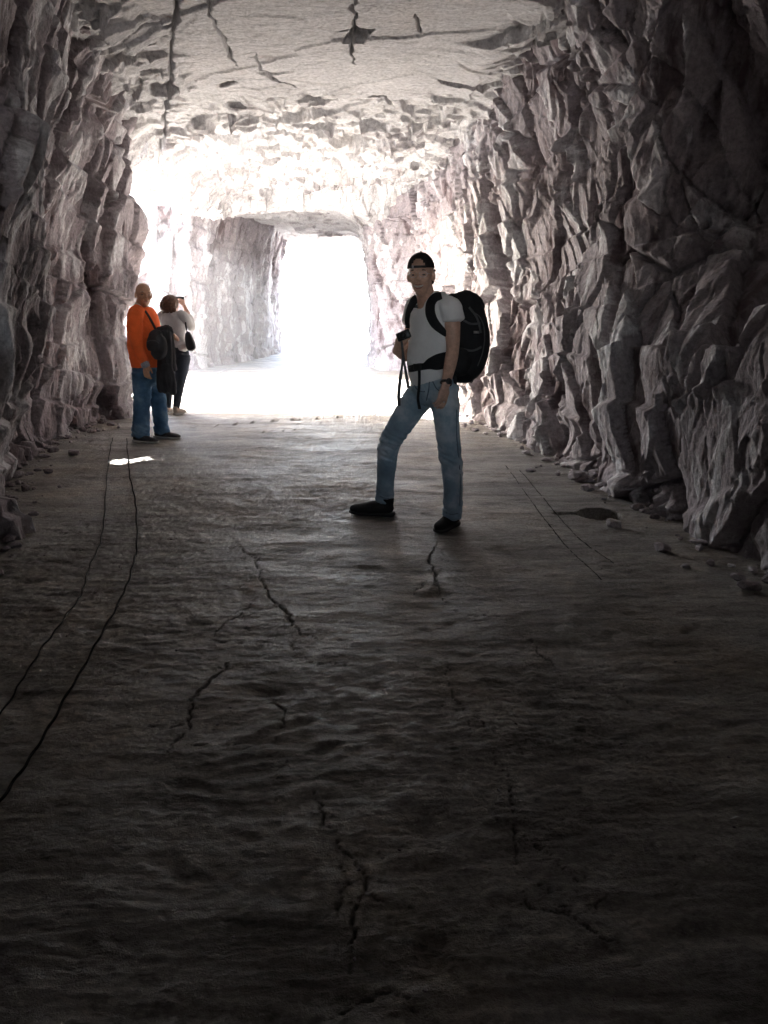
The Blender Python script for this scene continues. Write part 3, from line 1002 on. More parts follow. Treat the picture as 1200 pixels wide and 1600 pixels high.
def shoe(parent, heel, toe, mat_up, mat_sole, s=1.0, name='shoe', label=None, laces=None):
    """Low shoe from heel to toe on the ground, with its sole as a sub-part."""
    d = (toe - heel); L = d.length; d.normalize()
    up = Vector((0, 0, 1)); a = d.cross(up).normalized()
    k = L / 0.28

    def P(t, h):
        return heel + d * (t * L) + up * (h * s)
    S = Shape()
    S.tube([(P(.04, .050), .034 * k, .040 * s), (P(.18, .052), .041 * k, .046 * s), (P(.42, .048), .045 * k, .040 * s), (P(.66, .040), .049 * k, .031 * s), (P(.86, .035), .045 * k, .026 * s), (P(.97, .030), .030 * k, .018 * s)], ref=a, n=4, seg=16)
    S.tube([(P(.17, .04), .045 * k, .042), (P(.15, .085), .046 * k, .044), (P(.14, .112), .046 * k, .046)], ref=d, n=3, seg=16)
    S.tube([(P(.28, .075), .030, .020), (P(.22, .105), .030, .016), (P(.24, .125), .026, .010)], ref=a, n=3, seg=12)
    o = S.fuse(name, mat_up, parent, 0.005, 3)
    if label: o['label'] = label
    T = Shape()
    T.tube([(P(-.02, .016), .031 * k, .016), (P(.1, .016), .043 * k, .017), (P(.4, .014), .042 * k, .014), (P(.7, .014), .052 * k, .014), (P(.9, .016), .046 * k, .013), (P(1.0, .016), .026 * k, .008)], ref=a, n=4, seg=14, power=.6)
    T.build('sole', mat_sole, o)
    if laces:
        Lc = Shape()
        for t in (.34, .42, .50, .58):
            hgt = .084 - (t - .34) * .10
            Lc.tube([(P(t, hgt - .012) + a * .026, .003), (P(t + .01, hgt + .004), .0035), (P(t, hgt - .012) - a * .026, .003)], ref=up, n=3, seg=6)
        Lc.build('laces', laces, o)
    return o


from mathutils.bvhtree import BVHTree


def surf(objs):
    """A probe that finds where photo rays meet the given meshes."""
    trees = []
    for o in objs:
        me = o.data
        off = o.matrix_basis.translation * 0
        trees.append(BVHTree.FromPolygons([v.co + off for v in me.vertices], [p.vertices[:] for p in me.polygons]))
    org = Vector((0, 0, CAM_H))

    def hit(px, py, out=0.008, fallback=5.0):
        d = Vector(ray(px, py)).normalized()
        best = None
        for t in trees:
            h = t.ray_cast(org, d)
            if h[0] is not None and (best is None or h[3] < best[1]):
                best = (h[0] + h[1] * out, h[3], h[1])
        if best is None:
            return at(px, py, fallback), Vector((0, -1, 0))
        return best[0], best[2]
    return hit


def strap(S, hit, pix, widths, thick=0.010, out=0.006, n=4):
    ps, ns, last = [], [], 5.0
    for p in pix:
        a, b = hit(p[0], p[1], out, last)
        last = a.y
        ps.append(a); ns.append(b)
    # calm the normals
    ns = [((ns[max(i - 1, 0)] + ns[i] * 2 + ns[min(i + 1, len(ns) - 1)])).normalized() for i in range(len(ns))]
    S.ribbon(ps, ns, widths, thick, n)


SKIN1 = plain('tanned skin', (0.62, 0.39, 0.29), 0.5, spec=0.4)
SKIN2 = plain('warm brown skin', (0.50, 0.27, 0.165), 0.42, spec=0.5)
SKIN3 = plain('fair skin', (0.56, 0.34, 0.26), 0.5, spec=0.4)
M_TEE = cloth('white cotton', (0.85, 0.85, 0.84), 0.95, 0.05)
M_JEAN = cloth('faded blue denim', (0.28, 0.385, 0.46), 0.95, 0.28, 5, 500, 0.3, (0.56, 0.62, 0.65))
M_JEAN2 = cloth('blue denim', (0.06, 0.14, 0.25), 0.95, 0.45, 4, 500, 0.3, (0.20, 0.32, 0.44))
M_PACK = cloth('black nylon', (0.014, 0.014, 0.016), 0.75, 0.3, 12, 600, 0.2)
M_STRAP = cloth('black webbing', (0.018, 0.018, 0.020), 0.8, 0.3, 20, 700, 0.2)
M_GREYSTRAP = cloth('grey webbing', (0.10, 0.10, 0.105), 0.8, 0.2, 20, 700, 0.2)
M_CAP = cloth('dark brown cap cotton', (0.055, 0.045, 0.042), 0.95, 0.25, 25)
M_SHOE = cloth('black shoe mesh', (0.014, 0.014, 0.014), 0.8, 0.3, 40)
M_SOLE = plain('black rubber', (0.022, 0.022, 0.022), 0.7)
M_WHITESOLE = plain('pale rubber', (0.45, 0.44, 0.42), 0.7)
M_GREYSHOE = cloth('dark grey canvas', (0.035, 0.036, 0.04), 0.85, 0.3, 30)
M_HAIR = cloth('dark brown hair', (0.030, 0.018, 0.012), 0.55, 0.5, 60)
M_BROWNHAIR = cloth('chestnut hair', (0.085, 0.040, 0.022), 0.5, 0.6, 55)
M_BLACK = plain('black plastic', (0.012, 0.012, 0.013), 0.35)
M_METAL = plain('brushed steel', (0.55, 0.55, 0.55), 0.3, 1.0)
M_TEETH = plain('teeth', (0.62, 0.58, 0.52), 0.35)
M_EYE = plain('shaded eyes', (0.10, 0.07, 0.055), 0.3)
M_BROW = plain('eyebrow hair', (0.11, 0.065, 0.045), 0.8)
M_LIP = plain('lips', (0.36, 0.15, 0.12), 0.45)
M_ORANGE = cloth('orange knit', (0.88, 0.15, 0.035), 0.95, 0.14, 7, 350, 0.4)
M_COLLAR = cloth('pale striped shirt cotton', (0.60, 0.60, 0.63), 0.95, 0.08)
M_CUFF = cloth('grey checked cuff', (0.30, 0.31, 0.35), 0.95, 0.25, 90)
M_COAT = cloth('dark grey jacket cloth', (0.036, 0.036, 0.040), 0.85, 0.35, 8)
M_TOP = cloth('pale grey jersey', (0.50, 0.50, 0.51), 0.95, 0.1, 10)
M_DARKJEAN = cloth('dark navy denim', (0.022, 0.030, 0.044), 0.9, 0.3, 6)
M_BEIGE = cloth('beige suede', (0.40, 0.36, 0.31), 0.9, 0.15, 30)


def glass_material():
    m, nt, b = nodes('clear lens')
    tr = N(nt, 'BsdfTransparent'); gl = N(nt, 'BsdfGlossy'); gl.inputs['Roughness'].default_value = 0.05
    mx = N(nt, 'MixShader'); mx.inputs[0].default_value = 0.002
    nt.links.new(tr.outputs[0], mx.inputs[1]); nt.links.new(gl.outputs[0], mx.inputs[2])
    nt.links.new(mx.outputs[0], nt.nodes['Material Output'].inputs['Surface'])
    return m


M_LENS = glass_material()


def face_parts(par, P, ax, s, teeth=False, lipmat=None):
    r, f, up = ax
    for x in (-1, 1):
        e = Shape().ball(P(.031 * x, .079, .004), (.012 * s, .010 * s, .0055 * s), ax, 12).build('eye', M_EYE, par)
        b = Shape().tube([(P(.014 * x, .096, .026), .003 * s), (P(.032 * x, .094, .031), .0042 * s), (P(.05 * x, .078, .025), .0028 * s)], ref=up, n=4, seg=8)
        b.build('eyebrow', M_BROW, par)
    if teeth:
        T = Shape().tube([(P(-.026, .081, -.057), .005 * s, .006 * s), (P(-.010, .093, -.0625), .0085 * s, .006 * s), (P(.010, .093, -.0625), .0085 * s, .006 * s), (P(.026, .081, -.057), .005 * s, .006 * s)], ref=up, n=4, seg=8)
        T.build('teeth', M_TEETH, par)
    L = Shape()
    gap = .0100 if teeth else .0035
    zc = -.0625
    L.tube([(P(-.028, .078, zc + .004), .002 * s), (P(-.012, .095, zc + gap), .0036 * s), (P(.012, .095, zc + gap), .0036 * s), (P(.028, .078, zc + .004), .002 * s)], ref=up, n=4, seg=8)
    L.tube([(P(-.027, .078, zc + .002), .002 * s), (P(-.011, .094, zc - gap), .0045 * s), (P(.011, .094, zc - gap), .0045 * s), (P(.027, .078, zc + .002), .002 * s)], ref=up, n=4, seg=8)
    L.build('lips', M_LIP, par)


UP = Vector((0, 0, 1))

# ================================================================== standing hiker
F1 = V3(-0.77, -0.64, 0).normalized()
L1 = V3(0.64, -0.77, 0).normalized()              # his left
hx, hy = at(683, 600, 4.86).x, 4.86
hiker = tag(empty('person', (hx, hy, 0)), 'smiling man in white t-shirt and faded jeans standing with legs apart in mid tunnel', 'person')

B = Shape()
hc = at(657.5, 431, 4.79)
Pf, axf = head(B, hc, V3(-0.22, -0.97, -0.02), V3(-0.03, 0, 1), 1.0, 0.98)
B.tube([(at(668, 476, 4.87), .070, .062), (at(666, 464, 4.85), .060, .060), (at(662, 450, 4.82), .056, .060), (at(660, 436, 4.81), .052, .058)], ref=L1, n=4)
B.tube([(at(676, 474, 4.86), .11, .07), (at(676, 500, 4.86), .155, .098), (at(673, 530, 4.86), .145, .098), (at(670, 562, 4.86), .132, .095), (at(675, 590, 4.87), .140, .10), (at(679, 612, 4.87), .135, .10)], ref=L1, n=4)
SHL, ELL, WRL = at(702, 482, 4.75), at(707.5, 543, 4.71), at(696.5, 601, 4.60)
B.tube([(SHL, .062), (at(706, 508, 4.73), .054), (ELL, .041), (at(704, 566, 4.67), .042, .038), (WRL, .029, .025)], ref=F1, n=5)
hand(B, WRL, at(687, 640, 4.58) - WRL, V3(.55, -.8, .05), -1, 1.02, (.30, .45, .35))
SHR, ELR, WRR = at(651, 482, 4.99), at(637, 552, 5.10), at(620, 546, 4.93)
B.tube([(SHR, .060), (at(644, 515, 5.06), .052), (ELR, .042), (at(628, 552, 5.01), .041, .038), (WRR, .030, .027)], ref=V3(0, 0, 1), n=5)
hand(B, WRR, at(628, 527, 4.86) - WRR, V3(-.5, -.8, .1), 1, 1.02, (.75, .8, .5), thumb_curl=.9)
B.tube([(at(664, 606, 4.94), .085), (at(640, 640, 5.0), .078), (at(607, 694, 5.03), .055), (at(602, 735, 5.05), .052), (at(601, 790, 5.07), .038)], ref=L1, n=4)
B.tube([(at(692, 608, 4.81), .085), (at(698, 650, 4.78), .072), (at(701, 702, 4.74), .056), (at(707, 740, 4.76), .054), (at(707, 808, 4.76), .040)], ref=L1, n=4)
body1 = B.fuse('body', SKIN1, hiker, 0.0048, 3)
face_parts(hiker, Pf, axf, 1.0, teeth=True)

T = Shape()
T.tube([(at(671, 471.5, 4.87), .072, .066), (at(674, 474, 4.865), .10, .078), (at(677, 480, 4.86), .158, .096), (at(677, 500, 4.86), .176, .118), (at(673.5, 530, 4.86), .163, .118), (at(669.5, 560, 4.86), .150, .116), (at(672, 583, 4.87), .158, .120), (at(675, 592, 4.87), .160, .122)], ref=L1, n=5, seg=30)
T.tube([(at(690, 476, 4.81), .065), (at(702, 481.5, 4.75), .070, .068), (at(706, 491, 4.73), .068, .064), (at(707.5, 500, 4.725), .069, .062)], ref=F1, n=4)
T.tube([(at(660, 476, 4.92), .065), (at(651, 481, 5.0), .074), (at(646, 496, 5.04), .070), (at(643, 506, 5.055), .068)], ref=F1, n=4)
def tee_fold(co):
    z = co[:, 2]
    return folds(.017, 7, 5, 33, True, 0.9)(co) + .004 * pnoise(co[:, 0] * 5, co[:, 1] * 5, co[:, 2] * 14, 36) * sstep(1.25, 1.05, z)
tee = T.fuse('t_shirt', M_TEE, hiker, 0.0055, 3, tee_fold)

J = Shape()
J.tube([(at(673, 588, 4.87), .150, .112), (at(675, 600, 4.87), .160, .118), (at(678, 615, 4.88), .160, .112), (at(679, 628, 4.88), .13, .09)], ref=L1, n=4, seg=28)
J.tube([(at(667, 606, 4.94), .105, .100), (at(643, 637, 4.99), .096, .092), (at(624, 666, 5.02), .084), (at(608, 694, 5.03), .070), (at(604, 730, 5.05), .066), (at(601.5, 765, 5.07), .060), (at(601, 783, 5.075), .061)], ref=L1, n=6, seg=24)
J.tube([(at(692, 606, 4.81), .105, .100), (at(696, 638, 4.79), .092, .089), (at(699, 670, 4.76), .079), (at(702, 702, 4.74), .071), (at(706.5, 735, 4.755), .068), (at(708, 770, 4.76), .063), (at(707, 800, 4.76), .060), (at(706.5, 808, 4.76), .061)], ref=L1, n=6, seg=24)
def jean_fold(co):
    z = co[:, 2]
    knee = np.exp(-((z - .50) / .13) ** 2) + 1.1 * np.exp(-((z - .13) / .08) ** 2) + .6 * np.exp(-((z - .86) / .08) ** 2)
    x, y = co[:, 0], co[:, 1]
    n = fbm(x * 7, y * 7, z * 21 + x * 10, 2, .5, 81, ridged=True)
    return .011 * n * (0.22 + knee) - .002
jeans = J.fuse('jeans', M_JEAN, hiker, 0.006, 2, jean_fold)
hit_j = surf([jeans])
m_seam = cloth('denim seam thread', (0.13, 0.18, 0.23), .95)
for pix in (
    [(646, 597), (650, 606), (656, 611), (664, 612)],
    [(671, 596), (670, 608), (667, 622), (664, 634)],
    [(676, 596), (682, 607), (690, 612)],
    [(713, 640), (713, 670), (715, 700), (718, 730), (719, 760), (718, 790)],
    [(594, 775), (600, 778), (608, 779)],
    [(697, 801), (706, 804), (715, 802)],
):
    S1 = Shape()
    strap(S1, hit_j, pix, [.006] * len(pix), .004, .001)
    S1.build('seam', m_seam, jeans)
S1 = Shape()
hit_c = surf([tee])
strap(S1, hit_c, [(657, 470), (661, 473.5), (667, 475), (673, 473.5), (679, 468.5)], [.016] * 5, .005, .001)
S1.build('neckband', M_TEE, tee)
sh = shoe(hiker, V3(at(614, 808, 5.03).x, 5.04, fz(0, 5)), V3(at(547, 803, 5.1).x, 5.12, fz(-.2, 5.1)), M_SHOE, M_SOLE, 1.22, laces=M_GREYSTRAP)
sh = shoe(hiker, V3(at(714, 822, 4.82).x, 4.84, fz(.5, 4.8)), V3(at(682, 830, 4.63).x, 4.635, fz(.35, 4.6)), M_SHOE, M_SOLE, 1.22, laces=M_GREYSTRAP)

# cap worn backwards: dome with the arched gap and strap over the forehead
def cap_obj(par, P, ax, s):
    r, f, up = ax
    bm = bmesh.new()
    nu, nv = 48, 16
    rings = []
    for j in range(nv + 1):
        ph = math.pi / 2 * (1 - j / nv)
        ring = []
        for i in range(nu):
            th = 2 * math.pi * i / nu
            x, y, z = .084 * math.cos(ph) * math.cos(th), .106 * math.cos(ph) * math.sin(th), .094 * math.sin(ph)
            ring.append(bm.verts.new(P(x, y - .010, z + .045 - .010 * max(0, -math.sin(th)) * math.cos(ph))))
        rings.append(ring)
    for j in range(nv):
        for i in range(nu):
            th = 2 * math.pi * (i + .5) / nu; ph = math.pi / 2 * (1 - (j + .5) / nv)
            x = .084 * math.cos(ph) * math.cos(th); z = .094 * math.sin(ph)
            front = math.sin(th) > 0
            if front and (x / .040) ** 2 + ((z - .012) / .040) ** 2 < 1:
                continue
            if j == 0:
                continue
            bm.faces.new((rings[j][i], rings[j][(i + 1) % nu], rings[j + 1][(i + 1) % nu], rings[j + 1][i]))
    top = bm.verts.new(P(0, -.010, .140))
    for i in range(nu):
        bm.faces.new((rings[1][i], rings[1][(i + 1) % nu], top))
    for v in [v for v in bm.verts if not v.link_faces]:
        bm.verts.remove(v)
    g = bmesh.ops.solidify(bm, geom=bm.faces[:], thickness=0.003)
    me = bpy.data.meshes.new('cap')
    bm.to_mesh(me); bm.free()
    me.polygons.foreach_set('use_smooth', np.ones(len(me.polygons), bool))
    o = link('cap', me, M_CAP, par)
    o['label'] = 'dark cap worn backwards'
    Shape().ribbon([P(-.046, .082, .050), P(-.02, .096, .051), P(.0, .099, .051), P(.02, .096, .051), P(.046, .082, .050)], [-r * .4 + f, f, f, f, r * .4 + f], [.014] * 5, .004).build('strap', M_BLACK, o)
    Shape().box(P(.030, .093, .051), (.007, .003, .009), (r, (f + r * .3).normalized(), up)).build('buckle', M_METAL, o)
    Bm = Shape()
    Bm.ribbon([P(-.066, -.085, .036), P(-.04, -.115, .026), P(0, -.128, .022), P(.04, -.115, .026), P(.066, -.085, .036)], [up + -f * .1] * 5, [.03, .07, .075, .07, .03], .004)
    Bm.build('brim', M_CAP, o)
    Shape().ball(P(0, -.010, .141), (.006, .006, .004)).build('button', M_CAP, o)
    return o


cap1 = cap_obj(hiker, Pf, axf, 1.0)
Hn = Shape()
Hn.tube([(Pf(-.066, -.02, .03), .012, .02), (Pf(-.072, -.03, -.005), .010, .022), (Pf(-.062, -.06, -.04), .012, .02)], ref=axf[0], n=4, seg=10)
Hn.tube([(Pf(.066, -.02, .03), .012, .02), (Pf(.072, -.03, -.005), .010, .022), (Pf(.062, -.06, -.04), .012, .02)], ref=axf[0], n=4, seg=10)
Hn.tube([(Pf(0, -.09, .02), .06, .02), (Pf(0, -.098, -.02), .062, .02), (Pf(0, -.085, -.055), .052, .018)], ref=axf[0], n=4, seg=14)
Hn.fuse('hair', M_HAIR, hiker, .005, 2)
G = Shape()
for x in (-1, 1):
    c = [(.031 + .024 * math.cos(a), .006 + .016 * math.sin(a)) for a in np.linspace(0, 2 * math.pi, 17)]
    G.tube([(Pf(x * u, .100 - abs(u) * .22, w), .0013) for u, w in c], ref=axf[1], n=2, seg=6, cap=False)
    G.tube([(Pf(x * .055, .088, .010), .0014), (Pf(x * .074, .05, .008), .0014), (Pf(x * .080, -.005, .004), .0014)], ref=axf[2], n=3, seg=6)
G.tube([(Pf(-.008, .099, .008), .0014), (Pf(0, .103, .010), .0014), (Pf(.008, .099, .008), .0014)], ref=axf[2], n=3, seg=6)
gl = G.build('glasses', M_METAL, hiker)
for x in (-1, 1):
    bm = bmesh.new()
    vs = [bm.verts.new(Pf(x * (.031 + .0235 * math.cos(a)), .100 - (.031 + .0235 * math.cos(a)) * .22, .006 + .0155 * math.sin(a))) for a in np.linspace(0, 2 * math.pi, 20)[:-1]]
    bm.faces.new(vs)
    me = bpy.data.meshes.new('lens'); bm.to_mesh(me); bm.free()
    link('lens', me, M_LENS, gl)

# watch on his left wrist
wd = (WRL - at(704, 566, 4.67)).normalized()
wc = WRL - wd * .012
W = Shape()
wn_ = V3(.3, -.9, .1); wn_ = (wn_ - wd * wn_.dot(wd)).normalized(); wa = wd.cross(wn_)
W.tube([(wc + wn_ * .032 * math.cos(a) + wa * .035 * math.sin(a), .009, .003) for a in np.linspace(0, 2 * math.pi, 19)], ref=wd, n=1, seg=8, cap=False)
wt = W.build('watch', M_BLACK, hiker)
Wc = Shape()
Wc.tube([(wc + wn_ * .030, .019), (wc + wn_ * .041, .019), (wc + wn_ * .043, .015)], ref=wd, n=1, seg=20)
Wc.build('watch_case', M_BLACK, wt)
rg = Shape()
rp = WRL + (at(687, 640, 4.58) - WRL).normalized() * .108
rg.ball(rp + V3(.014, -.012, 0), (.007, .007, .003)).build('ring', M_METAL, hiker)

# ------------------------------------------------------------------ backpack
pack = tag(empty('backpack', (at(724, 540, 5.05).x, 5.05, at(724, 588, 5.05).z)), 'large black hiking backpack on the back of the man in white', 'backpack')
K = Shape()
BK = -F1
K.tube([(at(712, 465, 5.03), .07, .045), (at(721, 474, 5.04), .130, .085), (at(726, 500, 5.06), .150, .112), (at(729, 535, 5.08), .158, .130), (at(725, 566, 5.06), .148, .112), (at(715, 588, 5.01), .120, .075)], ref=L1, n=6, seg=32, power=.8)
K.tube([(at(739, 520, 5.13), .08, .05), (at(743, 540, 5.14), .10, .062), (at(738, 568, 5.11), .09, .055)], ref=L1, n=5, seg=20, power=.7)
packbody = K.fuse('pack_body', M_PACK, pack, .006, 3, folds(.008, 8, 8, 91))
Lid = Shape()
Lid.tube([(at(716, 469, 5.03), .085, .05), (at(726, 474, 5.06), .125, .075), (at(736, 485, 5.10), .115, .065)], ref=L1, n=5, seg=20, power=.8)
Lid.fuse('lid', M_PACK, pack, .006, 3, folds(.006, 12, 12, 92))
Pk = Shape()
Pk.tube([(at(722, 548, 4.94), .07, .03), (at(723, 565, 4.93), .085, .045), (at(719, 582, 4.93), .075, .04)], ref=-F1, n=4, seg=18, power=.75)
Pk.fuse('side_pocket', M_STRAP, pack, .006, 3, folds(.006, 12, 12, 93))
hit_p = surf([packbody])
Zp = Shape()
strap(Zp, hit_p, [(736, 486), (748, 494), (755, 508), (757, 528), (754, 550), (746, 572)], [.008] * 6, .004, .002)
Zp.build('zip', M_GREYSTRAP, pack)
hit_t = surf([tee])
S1 = Shape()
strap(S1, hit_t, [(690, 463), (680, 465.5), (674, 474), (672.5, 486), (675, 497), (681, 507), (690, 516), (697, 523)], [.05, .055, .060, .062, .060, .056, .045, .03], .016, .007)
sp = S1.build('shoulder_strap', M_PACK, pack)
S1 = Shape()
strap(S1, hit_t, [(652, 465), (647, 470), (642.5, 479), (639.5, 490), (638, 502), (637, 513)], [.045, .050, .05, .05, .045, .03], .018, .004)
S1.build('shoulder_strap', M_PACK, pack)
S1 = Shape()
strap(S1, hit_t, [(642, 479.5), (650, 479), (660, 479.5), (672, 479.5)], [.018] * 4, .005, .009)
st = S1.build('sternum_strap', M_STRAP, pack)
p_, n_ = hit_t(653, 479, .014)
Shape().box(p_, (.014, .005, .010), (n_.cross(UP).normalized(), n_, UP), .002).build('buckle', M_BLACK, st)
S1 = Shape()
hit_tj = surf([tee, jeans])
strap(S1, hit_tj, [(640.5, 576), (646, 575), (655, 573.5), (664, 572), (672, 568.5), (682, 566), (692, 563), (700, 560)], [.040, .045, .045, .042, .070, .095, .098, .09], .016, .008)
hb = S1.build('hip_belt', M_PACK, pack)
p_, n_ = hit_tj(655, 573.5, .022)
Shape().box(p_, (.030, .006, .020), (n_.cross(UP).normalized(), n_, UP), .004).build('buckle', M_BLACK, hb)
S1 = Shape()
strap(S1, hit_tj, [(657, 574), (657.5, 590), (657, 605), (656, 622), (655.5, 637)], [.020] * 5, .004, .016)
S1.build('belt_strap_end', M_STRAP, hb)
S1 = Shape()
for pix in ([(733, 480), (745, 497), (751, 520)], [(722, 545), (738, 548), (752, 542)], [(724, 500), (736, 506), (750, 505)]):
    S1 = Shape()
    strap(S1, hit_p, pix, [.014] * 3, .004, .004)
    S1.build('compression_strap', M_GREYSTRAP, pack)
p_, n_ = hit_p(744, 519, .004)
Shape().box(p_, (.018, .003, .008), (n_.cross(UP).normalized(), n_, UP)).build('reflective_tab', M_METAL, pack)
Lp = Shape()
Lp.tube([(at(734, 580, 5.0), .004), (at(738, 587, 5.0), .004), (at(739, 594, 5.0), .004), (at(736, 598, 5.0), .004), (at(733, 594, 5.0), .004)], n=4, seg=6)
Lp.build('cord_loop', M_STRAP, pack)
Lp = Shape()
Lp.ribbon([at(710, 586, 4.86), at(711, 596, 4.85), at(711.5, 607, 4.85)], [V3(0, -1, 0)] * 3, [.025, .024, .022], .005)
Lp.build('strap_end', M_STRAP, pack)
Lp = Shape()
Lp.ribbon([at(702, 462, 4.92), at(708, 459, 4.95), at(713, 462, 5.0)], [V3(-.3, -.6, .7)] * 3, [.02] * 3, .005)
Lp.build('haul_loop', M_STRAP, pack)

# ------------------------------------------------------------------ compact camera in his hand
cc = at(630.5, 524, 4.80)
ca = V3(.85, -.2, .35).normalized(); cb = V3(.25, .95, 0).normalized(); cb = (cb - ca * cb.dot(ca)).normalized(); cu_ = ca.cross(cb)
camera_thing = tag(empty('compact_camera', cc), 'small black camera with hanging wrist strap held in the raised hand', 'camera')
Shape().box(cc, (.044, .017, .028), (ca, cb, cu_), .008).build('camera_body', M_BLACK, camera_thing)
ln = Shape()
ln.tube([(cc - cb * .014, .022), (cc - cb * .030, .022), (cc - cb * .034, .019)], ref=ca, n=1, seg=20)
ln = ln.build('lens_barrel', M_BLACK, camera_thing)
Shape().ball(cc - cb * .0345, (.013, .013, .004), (ca, cu_, cb), 16).build('front_element', plain('lens glass', (.02, .02, .03), .05), ln)
Sx = Shape()
Sx.ribbon([at(627, 533, 4.82), at(629, 552, 4.80), at(628.5, 570, 4.80), at(625, 595, 4.80), at(623, 618, 4.80), at(623.5, 634, 4.80)], [V3(.3, -1, 0)] * 6, [.010, .012, .016, .022, .024, .020], .003)
Sx.ribbon([at(628, 533, 4.83), at(630.5, 555, 4.81), at(633, 575, 4.81), at(636, 592, 4.80), at(638, 606, 4.80)], [V3(.3, -1, 0)] * 5, [.010, .012, .016, .022, .020], .003)
Sx.build('wrist_strap', M_GREYSTRAP, camera_thing)

# ================================================================== man in orange
F2 = V3(0.93, -0.37, 0).normalized()
R2 = V3(-0.37, -0.93, 0).normalized()             # his right, towards the camera
orange = tag(empty('person', (at(232, 600, 8.2).x, 8.2, 0)), 'bald man in bright orange sweater and blue jeans by the left wall', 'person')
B = Shape()
hc2 = at(224.5, 461, 8.16)
P2, ax2 = head(B, hc2, V3(.50, -.86, -.04), V3(.04, 0, 1), 1.03, 1.08)
B.tube([(at(222, 487, 8.2), .075), (at(222, 478, 8.19), .066), (at(223, 468, 8.18), .062)], ref=R2, n=4)
B.tube([(at(223, 490, 8.2), .15, .10), (at(226, 515, 8.2), .155, .12), (at(227, 545, 8.2), .15, .125), (at(230, 580, 8.2), .15, .12)], ref=R2, n=4)
WR2 = at(227.5, 570, 7.93)
B.tube([(at(213, 491, 8.03), .055), (at(214, 530, 7.98), .044), (at(219, 552, 7.95), .038), (WR2, .030)], ref=F2, n=4)
hand(B, WR2, at(229, 585, 7.92) - WR2, V3(-.3, -.95, 0), -1, 1.0, (.3, .45, .35))
WL2 = at(262, 520, 8.22)
B.tube([(at(232, 490, 8.38), .055), (at(238, 528, 8.40), .044), (at(252, 524, 8.30), .036), (WL2, .030)], ref=UP, n=4)
hand(B, WL2, V3(.9, -.3, -.25), V3(.2, .3, .9), -1, 1.0, (.4, .5, .4))
for q in (((222, 585, 8.13), (222, 630, 8.11), (220, 684, 8.10)), ((243, 585, 8.32), (249, 630, 8.31), (252, 676, 8.30))):
    B.tube([(at(*q[0]), .085), (at(*q[1]), .055), (at(*q[2]), .040)], ref=R2, n=4)
B.fuse('body', SKIN2, orange, .006, 3)
face_parts(orange, P2, ax2, 1.03)
T = Shape()
T.tube([(at(221, 482.5, 8.2), .085, .080), (at(222, 487, 8.2), .165, .105), (at(224, 505, 8.2), .195, .145), (at(226, 530, 8.2), .190, .160), (at(228, 552, 8.2), .182, .160), (at(230, 572, 8.2), .180, .152)], ref=R2, n=5, seg=28)
T.tube([(at(217, 487, 8.1), .07), (at(211, 494, 8.02), .078), (at(211, 515, 7.99), .070), (at(213.5, 535, 7.97), .060), (at(221, 556, 7.95), .050), (at(226, 567, 7.935), .044)], ref=F2, n=4)
T.tube([(at(228, 488, 8.32), .07), (at(233, 495, 8.39), .075), (at(238, 515, 8.42), .065), (at(241, 527, 8.41), .060), (at(253, 525, 8.31), .050)], ref=F2, n=4)
sweater = T.fuse('sweater', M_ORANGE, orange, .0075, 3, folds(.022, 7, 5, 133, True, .8))
Cl = Shape()
Cl.tube([(at(221.5, 484, 8.2), .086, .078), (at(221.5, 478.5, 8.195), .078, .072), (at(222, 474.5, 8.19), .074, .068)], ref=R2, n=3, seg=20)
Cl.build('shirt_collar', M_COLLAR, orange)
Cf = Shape()
Cf.tube([(at(225.5, 565, 7.937), .045), (at(228, 573, 7.925), .046)], ref=F2, n=3, seg=16)
Cf.build('shirt_cuff', M_CUFF, orange)
J = Shape()
J.tube([(at(229, 568, 8.2), .165, .140), (at(230, 580, 8.2), .170, .140), (at(232, 597, 8.2), .150, .12)], ref=R2, n=4, seg=24)
J.tube([(at(221, 583, 8.12), .105, .100), (at(222, 610, 8.11), .092), (at(221.5, 640, 8.11), .084), (at(220, 668, 8.10), .084), (at(220, 681, 8.10), .088)], ref=R2, n=5, seg=20)
J.tube([(at(241, 583, 8.30), .105, .10), (at(245, 610, 8.31), .090), (at(249, 640, 8.31), .080), (at(252, 664, 8.30), .076), (at(252.5, 674, 8.30), .083)], ref=R2, n=5, seg=20)
def jean2(co):
    z = co[:, 2]
    w = .4 + 1.1 * np.exp(-((z - .12) / .12) ** 2) + .6 * np.exp(-((z - .45) / .15) ** 2)
    return .013 * w * fbm(co[:, 0] * 6, co[:, 1] * 6, z * 13 + co[:, 0] * 8, 2, .5, 141, ridged=True)
jeans2 = J.fuse('jeans', M_JEAN2, orange, .0085, 2, jean2)
shoe(orange, V3(at(208, 688, 8.05).x, 8.09, fz(-2.6, 8)), V3(at(247, 690, 8.0).x, 7.99, fz(-2.4, 8)), M_GREYSHOE, M_WHITESOLE, .95)
shoe(orange, V3(at(242, 680, 8.33).x, 8.34, fz(-2.4, 8.3)), V3(at(279, 681, 8.2).x, 8.26, fz(-2.2, 8.3)), M_GREYSHOE, M_WHITESOLE, .95)

